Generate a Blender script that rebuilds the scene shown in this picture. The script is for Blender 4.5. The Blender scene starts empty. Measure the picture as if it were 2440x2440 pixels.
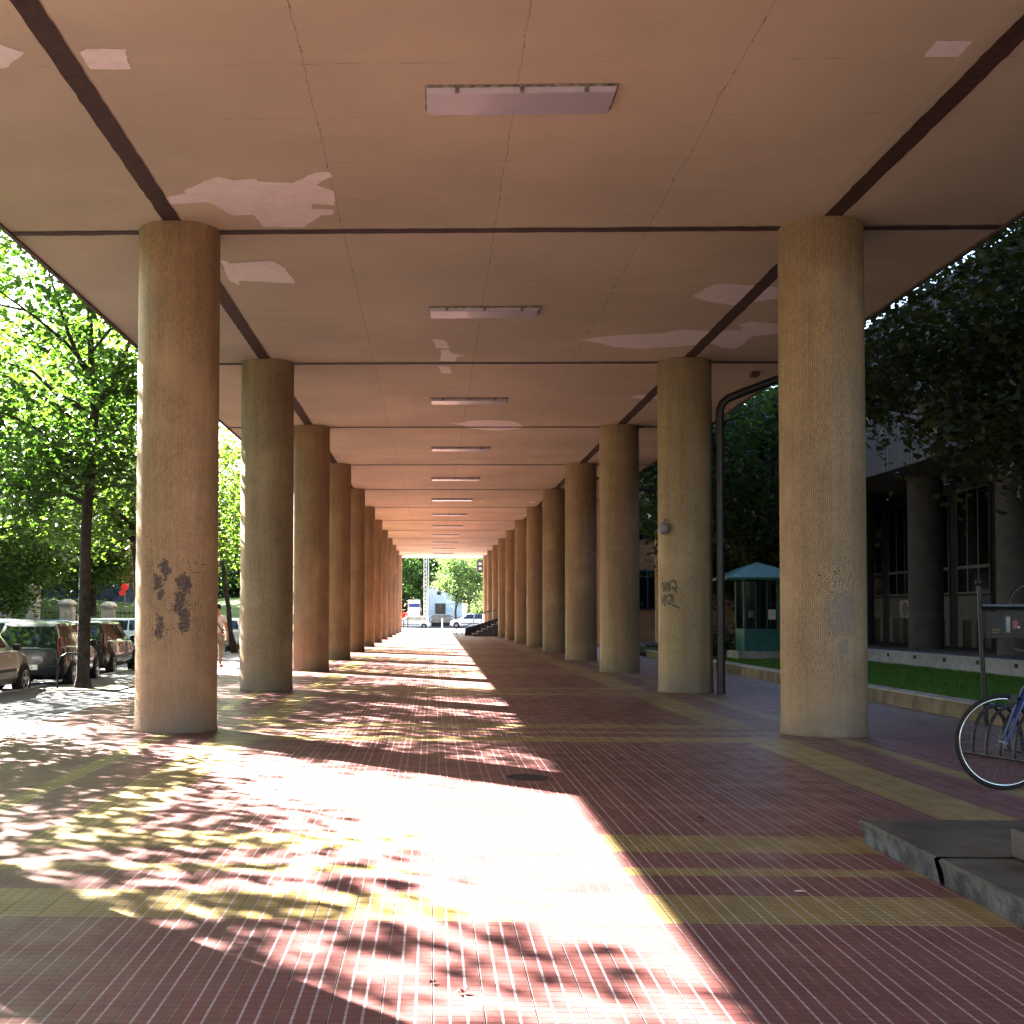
import bpy, bmesh, math, random
import numpy as np
from mathutils import Vector, Matrix
R = math.radians
random.seed(7)
sc = bpy.context.scene
col = sc.collection

# ------------------------------------------------------------------ constants
H = 6.59                       # soffit height
XL, XR = -3.39, 5.07           # column rows
Y0, SP = 7.6, 8.96             # first row, spacing
EL, ER = -5.68, 7.43           # soffit edges
YE = 121.0                     # far end of the arcade
CR = 0.536
def g(y):                      # gentle fall of the ground away from the camera
    return -0.0039 * (min(max(y, 8.0), 125.0) - 8.0)
ROWS = [Y0 + SP * n for n in range(13)]

# ------------------------------------------------------------------ materials
def new_mat(name):
    m = bpy.data.materials.new(name); m.use_nodes = True
    nt = m.node_tree; nt.nodes.clear()
    out = nt.nodes.new('ShaderNodeOutputMaterial')
    b = nt.nodes.new('ShaderNodeBsdfPrincipled')
    nt.links.new(b.outputs[0], out.inputs[0])
    return m, nt, b, out
class N:
    def __init__(s, nt): s.nt = nt
    def n(s, t, **k):
        nd = s.nt.nodes.new(t)
        for a, v in k.items(): setattr(nd, a, v)
        return nd
    def _in(s, sock, v):
        if hasattr(v, 'links') or isinstance(v, bpy.types.NodeSocket): s.nt.links.new(v, sock)
        else: sock.default_value = v
    def m(s, op, a, b=0.0, c=0.0):
        nd = s.n('ShaderNodeMath', operation=op)
        s._in(nd.inputs[0], a); s._in(nd.inputs[1], b)
        if len(nd.inputs) > 2: s._in(nd.inputs[2], c)
        return nd.outputs[0]
    def sm(s, v, lo, hi, a=0.0, b=1.0):
        nd = s.n('ShaderNodeMapRange', interpolation_type='SMOOTHSTEP')
        s._in(nd.inputs[0], v)
        for i, x in enumerate((lo, hi, a, b)): s._in(nd.inputs[1 + i], x)
        return nd.outputs[0]
    def mix(s, f, a, b):
        nd = s.n('ShaderNodeMix', data_type='RGBA')
        s._in(nd.inputs[0], f)
        for i, v in ((6, a), (7, b)):
            if isinstance(v, tuple): nd.inputs[i].default_value = (*v[:3], 1)
            else: s.nt.links.new(v, nd.inputs[i])
        return nd.outputs[2]
    def mul(s, c, f):
        nd = s.n('ShaderNodeMix', data_type='RGBA', blend_type='MULTIPLY')
        nd.inputs[0].default_value = 1
        if isinstance(c, tuple): nd.inputs[6].default_value = (*c, 1)
        else: s.nt.links.new(c, nd.inputs[6])
        s.nt.links.new(f, nd.inputs[7])
        return nd.outputs[2]
    def noise(s, vec, scale, detail=3.0, rough=.55, w=None):
        nd = s.n('ShaderNodeTexNoise')
        if w is not None:
            nd.noise_dimensions = '4D'; s._in(nd.inputs['W'], w)
        if vec is not None: s.nt.links.new(vec, nd.inputs['Vector'])
        nd.inputs['Scale'].default_value = scale; nd.inputs['Detail'].default_value = detail
        nd.inputs['Roughness'].default_value = rough
        return nd.outputs['Fac']
    def pos(s): return s.n('ShaderNodeNewGeometry').outputs['Position']
    def obj(s): return s.n('ShaderNodeTexCoord').outputs['Object']
    def xyz(s, v):
        nd = s.n('ShaderNodeSeparateXYZ'); s.nt.links.new(v, nd.inputs[0]); return nd.outputs
    def comb(s, x, y, z):
        nd = s.n('ShaderNodeCombineXYZ')
        for i, v in enumerate((x, y, z)): s._in(nd.inputs[i], v)
        return nd.outputs[0]
    def bump(s, h, dist, strength=1.0):
        nd = s.n('ShaderNodeBump'); nd.inputs['Distance'].default_value = dist
        nd.inputs['Strength'].default_value = strength
        s.nt.links.new(h, nd.inputs['Height']); return nd.outputs[0]

def mat(name, c, rough=.6, var=.18, scale=4.0, metal=0.0, bump=0.0, bscale=60., c2=None, coat=0.0, world=False, spec=.5):
    m, nt, b, o = new_mat(name); k = N(nt)
    v = k.pos() if world else k.obj()
    f = k.noise(v, scale, 5.0, .6)
    lo = tuple(x * (1 - var) for x in c); hi = tuple(min(1, x * (1 + var)) for x in (c2 or c))
    nt.links.new(k.mix(k.sm(f, .3, .7), lo, hi), b.inputs['Base Color'])
    b.inputs['Roughness'].default_value = rough; b.inputs['Metallic'].default_value = metal
    b.inputs['Coat Weight'].default_value = coat; b.inputs['Coat Roughness'].default_value = .04
    b.inputs['Specular IOR Level'].default_value = spec
    if bump:
        nt.links.new(k.bump(k.noise(v, bscale, 3.0), bump), b.inputs['Normal'])
    return m

def floor_mat(name, base):
    m, nt, b, o = new_mat(name); k = N(nt)
    p = k.pos(); x, y, z = k.xyz(p)
    d1 = k.m('PINGPONG', x, .0333333); d3 = k.m('PINGPONG', x, .1)
    dy = k.m('PINGPONG', y, .0333333); dy3 = k.m('PINGPONG', y, .1)
    wob = k.m('MULTIPLY', k.m('SUBTRACT', k.noise(p, 9.0, 2.0), .5), .002)
    pale = k.sm(k.m('ADD', d1, wob), .0062, .0042)
    dark3 = k.sm(k.m('ADD', d3, wob), .0062, .0042)
    crack = k.sm(d3, .0032, .0016)
    tr = k.sm(dy, .0030, .0018)
    # per tile tone
    wn = k.n('ShaderNodeTexWhiteNoise', noise_dimensions='2D')
    nt.links.new(k.comb(k.m('FLOOR', k.m('DIVIDE', x, .2)), k.m('FLOOR', k.m('DIVIDE', y, .2)), 0.0), wn.inputs['Vector'])
    tone = k.m('ADD', k.m('MULTIPLY', wn.outputs['Value'], .12), .92)
    grime = k.sm(k.noise(p, .55, 6.0, .62), .28, .72, .8, 1.14)
    speck = k.sm(k.noise(p, 60.0, 2.0), .3, .7, .9, 1.08)
    c = k.mul(base, k.m('MULTIPLY', k.m('MULTIPLY', tone, grime), speck))
    # dusty grey wear near the planter on the right and light dust everywhere
    dust = k.m('MULTIPLY', k.sm(x, 5.9, 7.7), k.sm(k.noise(p, 1.3, 5.0), .2, .7, .35, .95))
    c = k.mix(dust, c, (.17, .145, .15))
    c = k.mix(k.m('MULTIPLY', k.sm(k.noise(p, 2.2, 6.0, .7), .55, .8), .22), c, (.34, .26, .25))
    pc = k.mix(k.noise(p, 30.0, 3.0), (.32, .26, .28), (.56, .48, .50))
    pf = k.m('MULTIPLY', pale, k.m('SUBTRACT', 1.0, dark3))
    fade = k.sm(k.m('ADD', x, k.m('MULTIPLY', k.noise(p, 1.5, 4.), 1.2)), -2.3, -.6)
    pc = k.mix(fade, (.06, .03, .032), pc)
    half = k.m('MULTIPLY', dark3, k.sm(k.noise(p, 5.0, 2.0), .35, .65, .15, .8))
    c = k.mix(k.m('MULTIPLY', pf, .85), c, pc)
    c = k.mix(half, c, pc)
    gum = k.m('MULTIPLY', k.sm(k.noise(p, 14.0, 2.0), .735, .76), k.sm(k.noise(p, .9, 3.0), .42, .6))
    c = k.mix(k.m('MULTIPLY', gum, .65), c, (.05, .035, .035))
    stn = k.sm(k.noise(p, 1.1, 7.0, .7), .58, .72)
    c = k.mix(k.m('MULTIPLY', stn, .30), c, (.07, .035, .035))
    c = k.mix(k.m('MAXIMUM', k.m('MULTIPLY', tr, .82), crack), c, (.03, .014, .014))
    nt.links.new(c, b.inputs['Base Color'])
    nt.links.new(k.sm(k.noise(p, 3.0, 4.0), .3, .7, .33, .5), b.inputs['Roughness'])
    b.inputs['Specular IOR Level'].default_value = .45
    h = k.m('SUBTRACT', 1.0, k.m('MAXIMUM', tr, k.m('MAXIMUM', pale, crack)))
    nt.links.new(k.bump(h, .0025, .6), b.inputs['Normal'])
    return m

def ceiling_mat():
    m, nt, b, o = new_mat('ceiling_render'); k = N(nt)
    p = k.pos(); x, y, z = k.xyz(p)
    wob = k.m('MULTIPLY', k.m('SUBTRACT', k.noise(p, 1.2, 3.0), .5), .10)
    dx = k.m('PINGPONG', k.m('ADD', k.m('SUBTRACT', x, .8), wob), 1.005)
    dyy = k.m('PINGPONG', k.m('ADD', k.m('SUBTRACT', y, Y0), k.m('MULTIPLY', wob, .3)), SP / 14)
    br = k.sm(k.noise(p, 5.0, 4.0, .7), .50, .62)
    br2 = k.sm(k.noise(p, 2.6, 5.0, .75), .50, .62)
    ln = k.m('MULTIPLY', k.sm(dx, .011, .003), k.m('ADD', .25, k.m('MULTIPLY', br, .7)))
    ln2 = k.m('MULTIPLY', k.sm(dyy, .013, .003), k.m('MULTIPLY', br2, .6))
    dots = k.m('MULTIPLY', k.sm(dx, .03, .012), k.sm(k.noise(p, 9.0, 2.0), .66, .72))
    msk = k.sm(k.m('ABSOLUTE', k.m('SUBTRACT', x, .8)), 2.7, 2.4)
    ln = k.m('MULTIPLY', ln, msk); dots = k.m('MULTIPLY', dots, msk)
    crack = k.m('MAXIMUM', k.m('MAXIMUM', ln, ln2), dots)
    wn = k.n('ShaderNodeTexWhiteNoise', noise_dimensions='2D')
    nt.links.new(k.comb(k.m('FLOOR', k.m('DIVIDE', k.m('SUBTRACT', x, .8), 2.01)), k.m('FLOOR', k.m('DIVIDE', k.m('SUBTRACT', y, Y0), SP)), 0.0), wn.inputs['Vector'])
    base = k.mix(wn.outputs['Value'], (.60, .505, .39), (.635, .53, .405))
    base = k.mul(base, k.sm(k.noise(p, .35, 6.0, .6), .25, .75, .86, 1.08))
    base = k.mul(base, k.sm(k.noise(p, 90.0, 2.0), .2, .8, .93, 1.05))
    # soft horizontal sag marks across every board
    sag = k.sm(k.noise(k.comb(k.m('MULTIPLY', x, .25), k.m('MULTIPLY', y, 2.2), 0.0), 1.0, 3.0), .5, .75)
    base = k.mix(k.m('MULTIPLY', sag, .18), base, (.72, .60, .47))
    base = k.mix(k.m('MULTIPLY', crack, .8), base, (.10, .05, .04))
    nt.links.new(base, b.inputs['Base Color']); b.inputs['Roughness'].default_value = .75
    hh = k.m('ADD', k.noise(p, 2.0, 4.0), k.m('MULTIPLY', k.noise(p, 70.0, 2.0), .08))
    nt.links.new(k.bump(hh, .02, .5), b.inputs['Normal'])
    return m

def column_mat(name, spots=(), facing=0.0, tint=(1, 1, 1), grey_left=0.0):
    """mosaic of small upright tiles; spots = (x_offset, z, rx, rz, kind) seen from -Y"""
    m, nt, b, o = new_mat(name); k = N(nt)
    p = k.obj(); x, y, z = k.xyz(p)
    rnd = k.n('ShaderNodeObjectInfo').outputs['Random']
    w = k.m('MULTIPLY', rnd, 40.0)
    ang = k.m('ARCTAN2', x, k.m('MULTIPLY', y, -1.0))     # 0 faces the camera side, + is to the right
    u = k.m('MULTIPLY', ang, CR)
    br = k.n('ShaderNodeTexBrick'); br.offset = .5
    nt.links.new(k.comb(z, u, 0.0), br.inputs['Vector'])
    br.inputs['Scale'].default_value = 1.0; br.inputs['Brick Width'].default_value = .05
    br.inputs['Row Height'].default_value = .024; br.inputs['Mortar Size'].default_value = .0022
    br.inputs['Mortar Smooth'].default_value = .3
    t = tint
    br.inputs['Color1'].default_value = (.49 * t[0], .35 * t[1], .205 * t[2], 1)
    br.inputs['Color2'].default_value = (.39 * t[0], .27 * t[1], .155 * t[2], 1)
    br.inputs['Mortar'].default_value = (.14, .08, .04, 1)
    plast = k.mix(k.noise(p, 25., 4., .6, w=w), (.41 * t[0], .295 * t[1], .185 * t[2]), (.48 * t[0], .35 * t[1], .22 * t[2]))
    # worn zone where the joints are smeared over
    worn = k.m('MULTIPLY', k.sm(k.noise(p, 1.1, 5., .6, w=w), .48, .66), .8)
    worn = k.m('MAXIMUM', worn, k.sm(z, .9, .1, 0.0, .7))
    c = k.mix(worn, br.outputs['Color'], plast)
    # streaks
    st = k.noise(k.comb(k.m('MULTIPLY', u, 7.0), 0.0, k.m('MULTIPLY', z, .5)), 1.0, 5., .6, w=w)
    c = k.mul(c, k.sm(st, .3, .7, .86, 1.06))
    big = k.noise(p, .8, 4., .6, w=w)
    c = k.mul(c, k.sm(big, .3, .7, .82, 1.08))
    # cement and grime at the base
    c = k.mix(k.m('MULTIPLY', k.sm(z, .55, .0), k.sm(k.noise(p, 3., 5., .7, w=w), .3, .6, .25, .8)), c, (.20, .155, .115))
    # small dark pecks in a band at hand height
    band = k.m('MULTIPLY', k.sm(z, 1.0, 1.35), k.sm(z, 2.5, 2.0))
    pk = k.m('MULTIPLY', k.sm(k.noise(k.comb(k.m('MULTIPLY', u, 30.), 0.0, k.m('MULTIPLY', z, 22.)), 1., 2., .5, w=w), .63, .70), k.sm(k.noise(p, 1.7, 3., w=w), .5, .62))
    c = k.mix(k.m('MULTIPLY', k.m('MULTIPLY', band, pk), .75), c, (.045, .032, .028))
    # random scars
    sc_ = k.m('MULTIPLY', k.sm(k.noise(p, 2.3, 6., .7, w=w), .68, .73), k.sm(z, 4.5, 2.0))
    c = k.mix(k.m('MULTIPLY', sc_, .7), c, (.17, .14, .12))
    if grey_left:
        lf = k.m('MULTIPLY', k.sm(u, -.35, -.62), k.sm(k.noise(k.comb(k.m('MULTIPLY', u, 3.), 0.0, z), 1.6, 5., .7, w=w), .48, .58))
        c = k.mix(k.m('MULTIPLY', lf, grey_left), c, (.17, .165, .16))
    edge = k.noise(p, 11., 6., .8)
    peck = k.noise(k.comb(k.m('MULTIPLY', u, 1.0), 0.0, z), 38., 2., .5)
    for (sx, sz, rx, rz, kind) in spots:
        a = math.asin(max(-1, min(1, sx / CR)))
        du = k.m('DIVIDE', k.m('SUBTRACT', u, a * CR), rx); dz = k.m('DIVIDE', k.m('SUBTRACT', z, sz), rz)
        dd = k.m('SQRT', k.m('ADD', k.m('MULTIPLY', du, du), k.m('MULTIPLY', dz, dz)))
        dd = k.m('ADD', dd, k.m('MULTIPLY', k.m('SUBTRACT', edge, .5), 3.6))
        if kind == 'dark':
            f = k.m('MULTIPLY', k.sm(dd, 1.0, .75), k.sm(peck, .32, .5, .45, .95)); cc = k.mix(br.outputs['Fac'], (.095, .065, .055), (.03, .02, .02))
        elif kind == 'peck':
            f = k.m('MULTIPLY', k.sm(dd, 1.0, .5), k.sm(peck, .58, .64)); cc = (.04, .03, .028)
        else:
            f = k.sm(dd, 1.1, .6, 0.0, .6); cc = (.20, .175, .16)
        c = k.mix(f, c, cc)
    nt.links.new(c, b.inputs['Base Color'])
    b.inputs['Roughness'].default_value = .58
    hgt = k.m('MULTIPLY', k.m('SUBTRACT', 1.0, br.outputs['Fac']), k.m('SUBTRACT', 1.0, worn))
    hgt = k.m('ADD', hgt, k.m('MULTIPLY', k.noise(p, 30., 4., .6), .8))
    nt.links.new(k.bump(hgt, .003, .8), b.inputs['Normal'])
    return m

def leaf_mat(name, c1, c2, trans=(.30, .48, .05), tw=.5):
    m, nt, b, out = new_mat(name); k = N(nt)
    gi = k.n('ShaderNodeNewGeometry')
    rn = gi.outputs['Random Per Island']
    p = gi.outputs['Position']
    f = k.m('ADD', k.m('MULTIPLY', rn, .6), k.m('MULTIPLY', k.sm(k.noise(p, .9, 3.), .3, .7), .4))
    c = k.mix(f, c1, c2)
    nt.links.new(c, b.inputs['Base Color']); b.inputs['Roughness'].default_value = .42
    b.inputs['Specular IOR Level'].default_value = .45
    tb = nt.nodes.new('ShaderNodeBsdfTranslucent')
    ct = k.mix(f, tuple(v * .7 for v in trans), trans)
    nt.links.new(ct, tb.inputs[0])
    mx = nt.nodes.new('ShaderNodeMixShader'); mx.inputs[0].default_value = tw
    nt.links.new(b.outputs[0], mx.inputs[1]); nt.links.new(tb.outputs[0], mx.inputs[2])
    nt.links.new(mx.outputs[0], out.inputs[0])
    return m

def glass_mat(name, c=(.015, .02, .025), rough=.04):
    m, nt, b, o = new_mat(name); k = N(nt)
    nt.links.new(k.mix(k.noise(k.obj(), 3.), tuple(v * .7 for v in c), tuple(v * 1.5 for v in c)), b.inputs['Base Color'])
    b.inputs['Roughness'].default_value = rough; b.inputs['Specular IOR Level'].default_value = .9
    b.inputs['Coat Weight'].default_value = .3
    return m

def ribbed_mat(name, c, period=.12, axis=1):
    m, nt, b, o = new_mat(name); k = N(nt)
    v = k.xyz(k.pos())[axis]
    d = k.m('PINGPONG', v, period / 2)
    f = k.sm(d, .004, period * .28)
    st = k.noise(k.comb(k.m('MULTIPLY', v, 3.0), 0.0, 0.0), 2., 3.)
    cc = k.mix(f, tuple(x * .35 for x in c), c)
    cc = k.mul(cc, k.sm(st, .3, .7, .65, 1.1))
    nt.links.new(cc, b.inputs['Base Color']); b.inputs['Roughness'].default_value = .55
    nt.links.new(k.bump(f, .02, 1.), b.inputs['Normal'])
    return m

def asphalt_mat(name, c):
    m, nt, b, o = new_mat(name); k = N(nt); p = k.pos()
    cc = k.mix(k.noise(p, 120., 2.), tuple(v * .7 for v in c), tuple(v * 1.35 for v in c))
    cc = k.mul(cc, k.sm(k.noise(p, .6, 6., .65), .3, .7, .75, 1.2))
    nt.links.new(cc, b.inputs['Base Color']); b.inputs['Roughness'].default_value = .8
    nt.links.new(k.bump(k.noise(p, 120., 2.), .004, .6), b.inputs['Normal'])
    return m

M = {}
M['red'] = floor_mat('red_clinker_tiles', (.215, .096, .092))
M['yel'] = floor_mat('yellow_clinker_tiles', (.33, .25, .105))
M['ceil'] = ceiling_mat()
M['strip'] = mat('brown_joint_paint', (.075, .028, .022), .7, .3, 8., bump=.003, bscale=30.)
M['patch'] = mat('painted_sun_reflection', (.88, .80, .80), .65, .05, 6.)  # pale colour standing in for reflected sunlight on the ceiling
M['facade'] = mat('facade_render', (.42, .38, .33), .8, .1, 1.)
M['edge'] = mat('drip_edge_metal', (.10, .06, .045), .6, .3, 6.)
M['asph'] = asphalt_mat('pavement_asphalt', (.115, .11, .125))
M['road'] = asphalt_mat('road_asphalt', (.06, .06, .066))
M['farpave'] = asphalt_mat('far_pavement', (.34, .33, .34))
M['kerb'] = mat('kerb_concrete', (.40, .40, .40), .8, .2, 5., bump=.004)
M['ground'] = mat('dry_ground', (.13, .12, .08), .9, .3, .4, world=True)
M['wallc'] = mat('planter_concrete', (.20, .165, .125), .85, .35, 2.5, bump=.006, bscale=25., world=True)
M['cap'] = mat('planter_cap', (.36, .35, .34), .8, .25, 3., bump=.004, bscale=30., world=True)
M['slab'] = mat('granite_slab', (.085, .082, .078), .65, .3, 2.2, bump=.003, bscale=50., c2=(.105, .10, .09), world=True)
M['slabedge'] = mat('rough_stone_edge', (.055, .06, .07), .75, .4, 7., bump=.015, bscale=22., c2=(.095, .10, .115), world=True)
M['slabdark'] = mat('dark_granite', (.05, .052, .058), .6, .3, 5., bump=.004, bscale=40., world=True)
M['lampglass'] = mat('dusty_lamp_glass', (.26, .25, .26), .4, .15, 6.)
M['lampbody'] = mat('rusty_lamp_housing', (.20, .15, .12), .7, .5, 10., c2=(.30, .26, .24))
M['diff'] = mat('milky_diffuser', (.52, .47, .55), .34, .05, 3., coat=.15)
M['pipe'] = mat('brown_painted_pipe', (.028, .02, .022), .38, .3, 8.)
M['bark'] = mat('bark', (.042, .032, .026), .9, .5, 6., bump=.03, bscale=16.)
M['darkbark'] = mat('dark_bark', (.028, .022, .018), .9, .5, 6., bump=.02, bscale=16.)
M['leafA'] = leaf_mat('maple_leaves', (.012, .033, .014), (.038, .070, .026), (.16, .32, .04), .42)
M['leafB'] = leaf_mat('park_leaves', (.016, .042, .017), (.048, .088, .030), (.23, .38, .05), .45)
M['leafC'] = leaf_mat('olive_leaves', (.020, .030, .012), (.055, .068, .018), (.16, .20, .03), .3)
M['leafD'] = leaf_mat('pale_leaves', (.05, .10, .045), (.11, .17, .075), (.28, .42, .11), .4)
M['leafY'] = leaf_mat('yellow_leaves', (.20, .16, .06), (.40, .30, .12), (.6, .42, .12), .45)
M['grass'] = leaf_mat('lawn_blades', (.04, .13, .02), (.08, .21, .04), (.18, .42, .05), .35)
M['lawn'] = mat('lawn_soil', (.03, .075, .018), .9, .4, 3., world=True, bump=.02, bscale=40.)
M['black'] = mat('black_metal', (.012, .012, .014), .4, .3, 8.)
M['rubber'] = mat('tyre_rubber', (.014, .014, .015), .75, .2, 10.)
M['alloy'] = mat('alloy', (.55, .56, .58), .3, .1, 8., metal=.7)
M['chrome'] = mat('bright_rim', (.62, .60, .56), .25, .1, 8., metal=.9)
M['glass'] = glass_mat('car_glass')
M['dglass'] = glass_mat('dark_window_glass', (.008, .010, .014), .08)
M['tail'] = mat('tail_lamp_red', (.13, .008, .008), .15, .1, 8., coat=.5)
M['headl'] = mat('headlamp_clear', (.55, .57, .6), .12, .1, 8., coat=.8)
M['plate'] = mat('plate_white', (.7, .7, .7), .4, .04, 8.)
M['ink'] = mat('black_ink', (.01, .01, .012), .6, .1, 8.)
M['blue'] = mat('blue_frame_paint', (.02, .045, .19), .35, .1, 5., coat=.4)
M['teal'] = mat('teal_paint', (.018, .13, .125), .5, .2, 4.)
M['tealdark'] = mat('teal_roof_paint', (.022, .15, .135), .45, .25, 3.)
M['pale'] = mat('pale_panel', (.16, .175, .22), .7, .15, 2., world=True)
M['lilac'] = mat('pale_ledge_concrete', (.36, .37, .45), .7, .15, 2.5, world=True)
M['ribs'] = ribbed_mat('ribbed_cladding', (.17, .20, .28), .16)
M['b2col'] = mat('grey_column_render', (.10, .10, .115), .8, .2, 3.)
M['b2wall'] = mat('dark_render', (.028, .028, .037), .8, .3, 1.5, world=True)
M['b2soff'] = mat('dark_soffit', (.05, .048, .045), .8, .2, 1.5)  # even dark grey-brown soffit colour
M['frame'] = mat('aluminium_frame', (.10, .11, .14), .45, .15, 6., metal=.3)
M['wing'] = mat('ochre_render', (.34, .20, .11), .8, .25, .8, world=True)
M['white'] = mat('white_paint', (.75, .76, .78), .6, .06, 2.)
M['housew'] = mat('whitewashed_wall', (.68, .72, .74), .8, .08, .8)
M['tiles'] = mat('clay_roof_tiles', (.28, .17, .13), .8, .35, 3., bump=.03, bscale=12.)
M['poleconc'] = mat('weathered_concrete', (.42, .41, .37), .85, .3, 1.5)
M['steel'] = mat('grey_steel', (.25, .27, .29), .45, .15, 6., metal=.5)
M['stone'] = mat('stone_post', (.36, .34, .32), .85, .3, 3., bump=.02, bscale=12.)
M['redp'] = mat('red_sign_paint', (.75, .06, .035), .5, .1, 4.)
M['bluewall'] = mat('blue_boarding', (.06, .10, .24), .6, .5, .7, c2=(.12, .18, .36), world=True)
M['skin'] = mat('skin', (.42, .24, .17), .55, .08, 8.)
M['shirt'] = mat('white_tshirt', (.62, .56, .55), .85, .06, 6., bump=.01, bscale=9.)
M['khaki'] = mat('khaki_cloth', (.30, .25, .18), .85, .12, 6., bump=.01, bscale=9.)
M['hair'] = mat('dark_hair', (.012, .010, .009), .6, .2, 30.)
M['sandal'] = mat('red_brown_leather', (.18, .05, .03), .6, .2, 10.)
M['wood'] = mat('planks', (.30, .22, .15), .8, .3, 3.)
M['board'] = mat('brown_board', (.045, .034, .028), .6, .3, 4.)
M['paper'] = mat('crumpled_paper', (.65, .64, .62), .8, .1, 9.)
M['ink2'] = mat('grey_spray_paint', (.13, .105, .085), .7, .45, 30.)
M['poster1'] = mat('poster_sand', (.42, .36, .26), .6, .25, 9.)
M['poster2'] = mat('poster_pink', (.40, .10, .10), .6, .2, 9.)
M['poster3'] = mat('poster_teal', (.07, .12, .14), .6, .2, 9.)
M['gold'] = mat('yellow_lettering', (.30, .22, .06), .6, .2, 9.)
M['iron'] = mat('cast_iron', (.05, .042, .045), .6, .4, 20., bump=.006, bscale=60.)

def paint(name, c, metal=.25):
    return mat(name, c, .32, .05, 2., metal=metal, coat=.7)

# ------------------------------------------------------------------ mesh helpers
class MB:
    def __init__(s): s.v = []; s.f = []; s.mi = []
    def add(s, vs, fs, mi=0):
        b = len(s.v); s.v += [tuple(x) for x in vs]
        for f in fs: s.f.append(tuple(i + b for i in f)); s.mi.append(mi)
        return s
    def box(s, x0, x1, y0, y1, z0, z1, mi=0):
        return s.add([(x0,y0,z0),(x1,y0,z0),(x1,y1,z0),(x0,y1,z0),(x0,y0,z1),(x1,y0,z1),(x1,y1,z1),(x0,y1,z1)],
                     [(0,3,2,1),(4,5,6,7),(0,1,5,4),(1,2,6,5),(2,3,7,6),(3,0,4,7)], mi)
    def tube(s, pts, rad, n=8, caps=True, mi=0):
        pts = [Vector(p) for p in pts]
        if not isinstance(rad, (list, tuple)): rad = [rad] * len(pts)
        rings = []; up = None
        for i, p in enumerate(pts):
            a = pts[max(0, i - 1)]; c = pts[min(len(pts) - 1, i + 1)]
            d = (c - a)
            if d.length < 1e-9: d = Vector((0, 0, 1))
            d.normalize()
            if up is None:
                up = Vector((1, 0, 0)) if abs(d.x) < .8 else Vector((0, 1, 0))
            up = (up - d * up.dot(d))
            if up.length < 1e-6: up = d.orthogonal()
            up.normalize(); w = d.cross(up)
            rings.append([p + (up * math.cos(2*math.pi*k/n) + w * math.sin(2*math.pi*k/n)) * rad[i] for k in range(n)])
        vs = [v for r in rings for v in r]; fs = []
        for i in range(len(pts) - 1):
            for k in range(n):
                fs.append((i*n+k, i*n+(k+1)%n, (i+1)*n+(k+1)%n, (i+1)*n+k))
        if caps:
            fs.append(tuple(range(n))[::-1]); fs.append(tuple((len(pts)-1)*n + k for k in range(n)))
        return s.add(vs, fs, mi)
    def ring(s, c, r, t, axis='y', n=48, m=8, mi=0, arc=None):
        a0, a1 = arc or (0, 2*math.pi)
        steps = n if arc else n + 1
        pts = []
        for k in range(n + 1):
            a = a0 + (a1 - a0) * k / n
            u, v = math.cos(a) * r, math.sin(a) * r
            pts.append({'y': (c[0]+u, c[1], c[2]+v), 'x': (c[0], c[1]+u, c[2]+v), 'z': (c[0]+u, c[1]+v, c[2])}[axis])
        return s.tube(pts, t, m, caps=bool(arc), mi=mi)
    def lathe(s, prof, n=24, c=(0,0,0), axis='z', mi=0, caps=True):
        vs = []; fs = []
        for (r, h) in prof:
            for k in range(n):
                a = 2*math.pi*k/n; u, v = r*math.cos(a), r*math.sin(a)
                vs.append({'z': (c[0]+u, c[1]+v, c[2]+h), 'x': (c[0]+h, c[1]+u, c[2]+v), 'y': (c[0]+u, c[1]+h, c[2]+v)}[axis])
        L = len(prof)
        for i in range(L-1):
            for k in range(n): fs.append((i*n+k, i*n+(k+1)%n, (i+1)*n+(k+1)%n, (i+1)*n+k))
        if caps:
            fs.append(tuple(range(n))[::-1]); fs.append(tuple((L-1)*n+k for k in range(n)))
        return s.add(vs, fs, mi)
    def build(s, name, m, parent=None, loc=(0,0,0), rz=0, smooth=False, bevel=0, fix=True):
        me = bpy.data.meshes.new(name); me.from_pydata(s.v, [], s.f)
        for mm in (m if isinstance(m, (list, tuple)) else [m]): me.materials.append(mm)
        me.polygons.foreach_set('material_index', s.mi)
        if fix:
            bm = bmesh.new(); bm.from_mesh(me); bmesh.ops.recalc_face_normals(bm, faces=bm.faces); bm.to_mesh(me); bm.free()
        me.update()
        if smooth:
            me.shade_smooth()
            try: me.set_sharp_from_angle(angle=R(smooth if smooth > 1 else 40))
            except Exception: pass
        o = bpy.data.objects.new(name, me); col.objects.link(o)
        o.location = loc; o.rotation_euler = (0, 0, rz)
        if parent: o.parent = parent
        if bevel:
            bv = o.modifiers.new('bevel', 'BEVEL'); bv.width = bevel; bv.segments = 2; bv.limit_method = 'ANGLE'
        return o

def tag(o, label=None, cat=None, group=None, kind=None):
    if label: o['label'] = label
    if cat: o['category'] = cat
    if group: o['group'] = group
    if kind: o['kind'] = kind
    return o
def empty(name, loc, rz=0):
    o = bpy.data.objects.new(name, None); col.objects.link(o); o.location = loc; o.rotation_euler = (0, 0, rz)
    o.empty_display_size = .2
    return o
def thing(name, label, cat, loc=(0,0,0), rz=0, group=None):
    return tag(empty(name, loc, rz), label, cat, group)
def kids(o): return [c for c in bpy.data.objects if c.parent == o]
def copy_tree(o, parent=None):
    c = o.copy(); col.objects.link(c); c.parent = parent
    for ch in kids(o): copy_tree(ch, c)
    return c
ORD = ['nearest','second','third','fourth','fifth','sixth','seventh','eighth','ninth','tenth','eleventh','twelfth','thirteenth']

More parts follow.
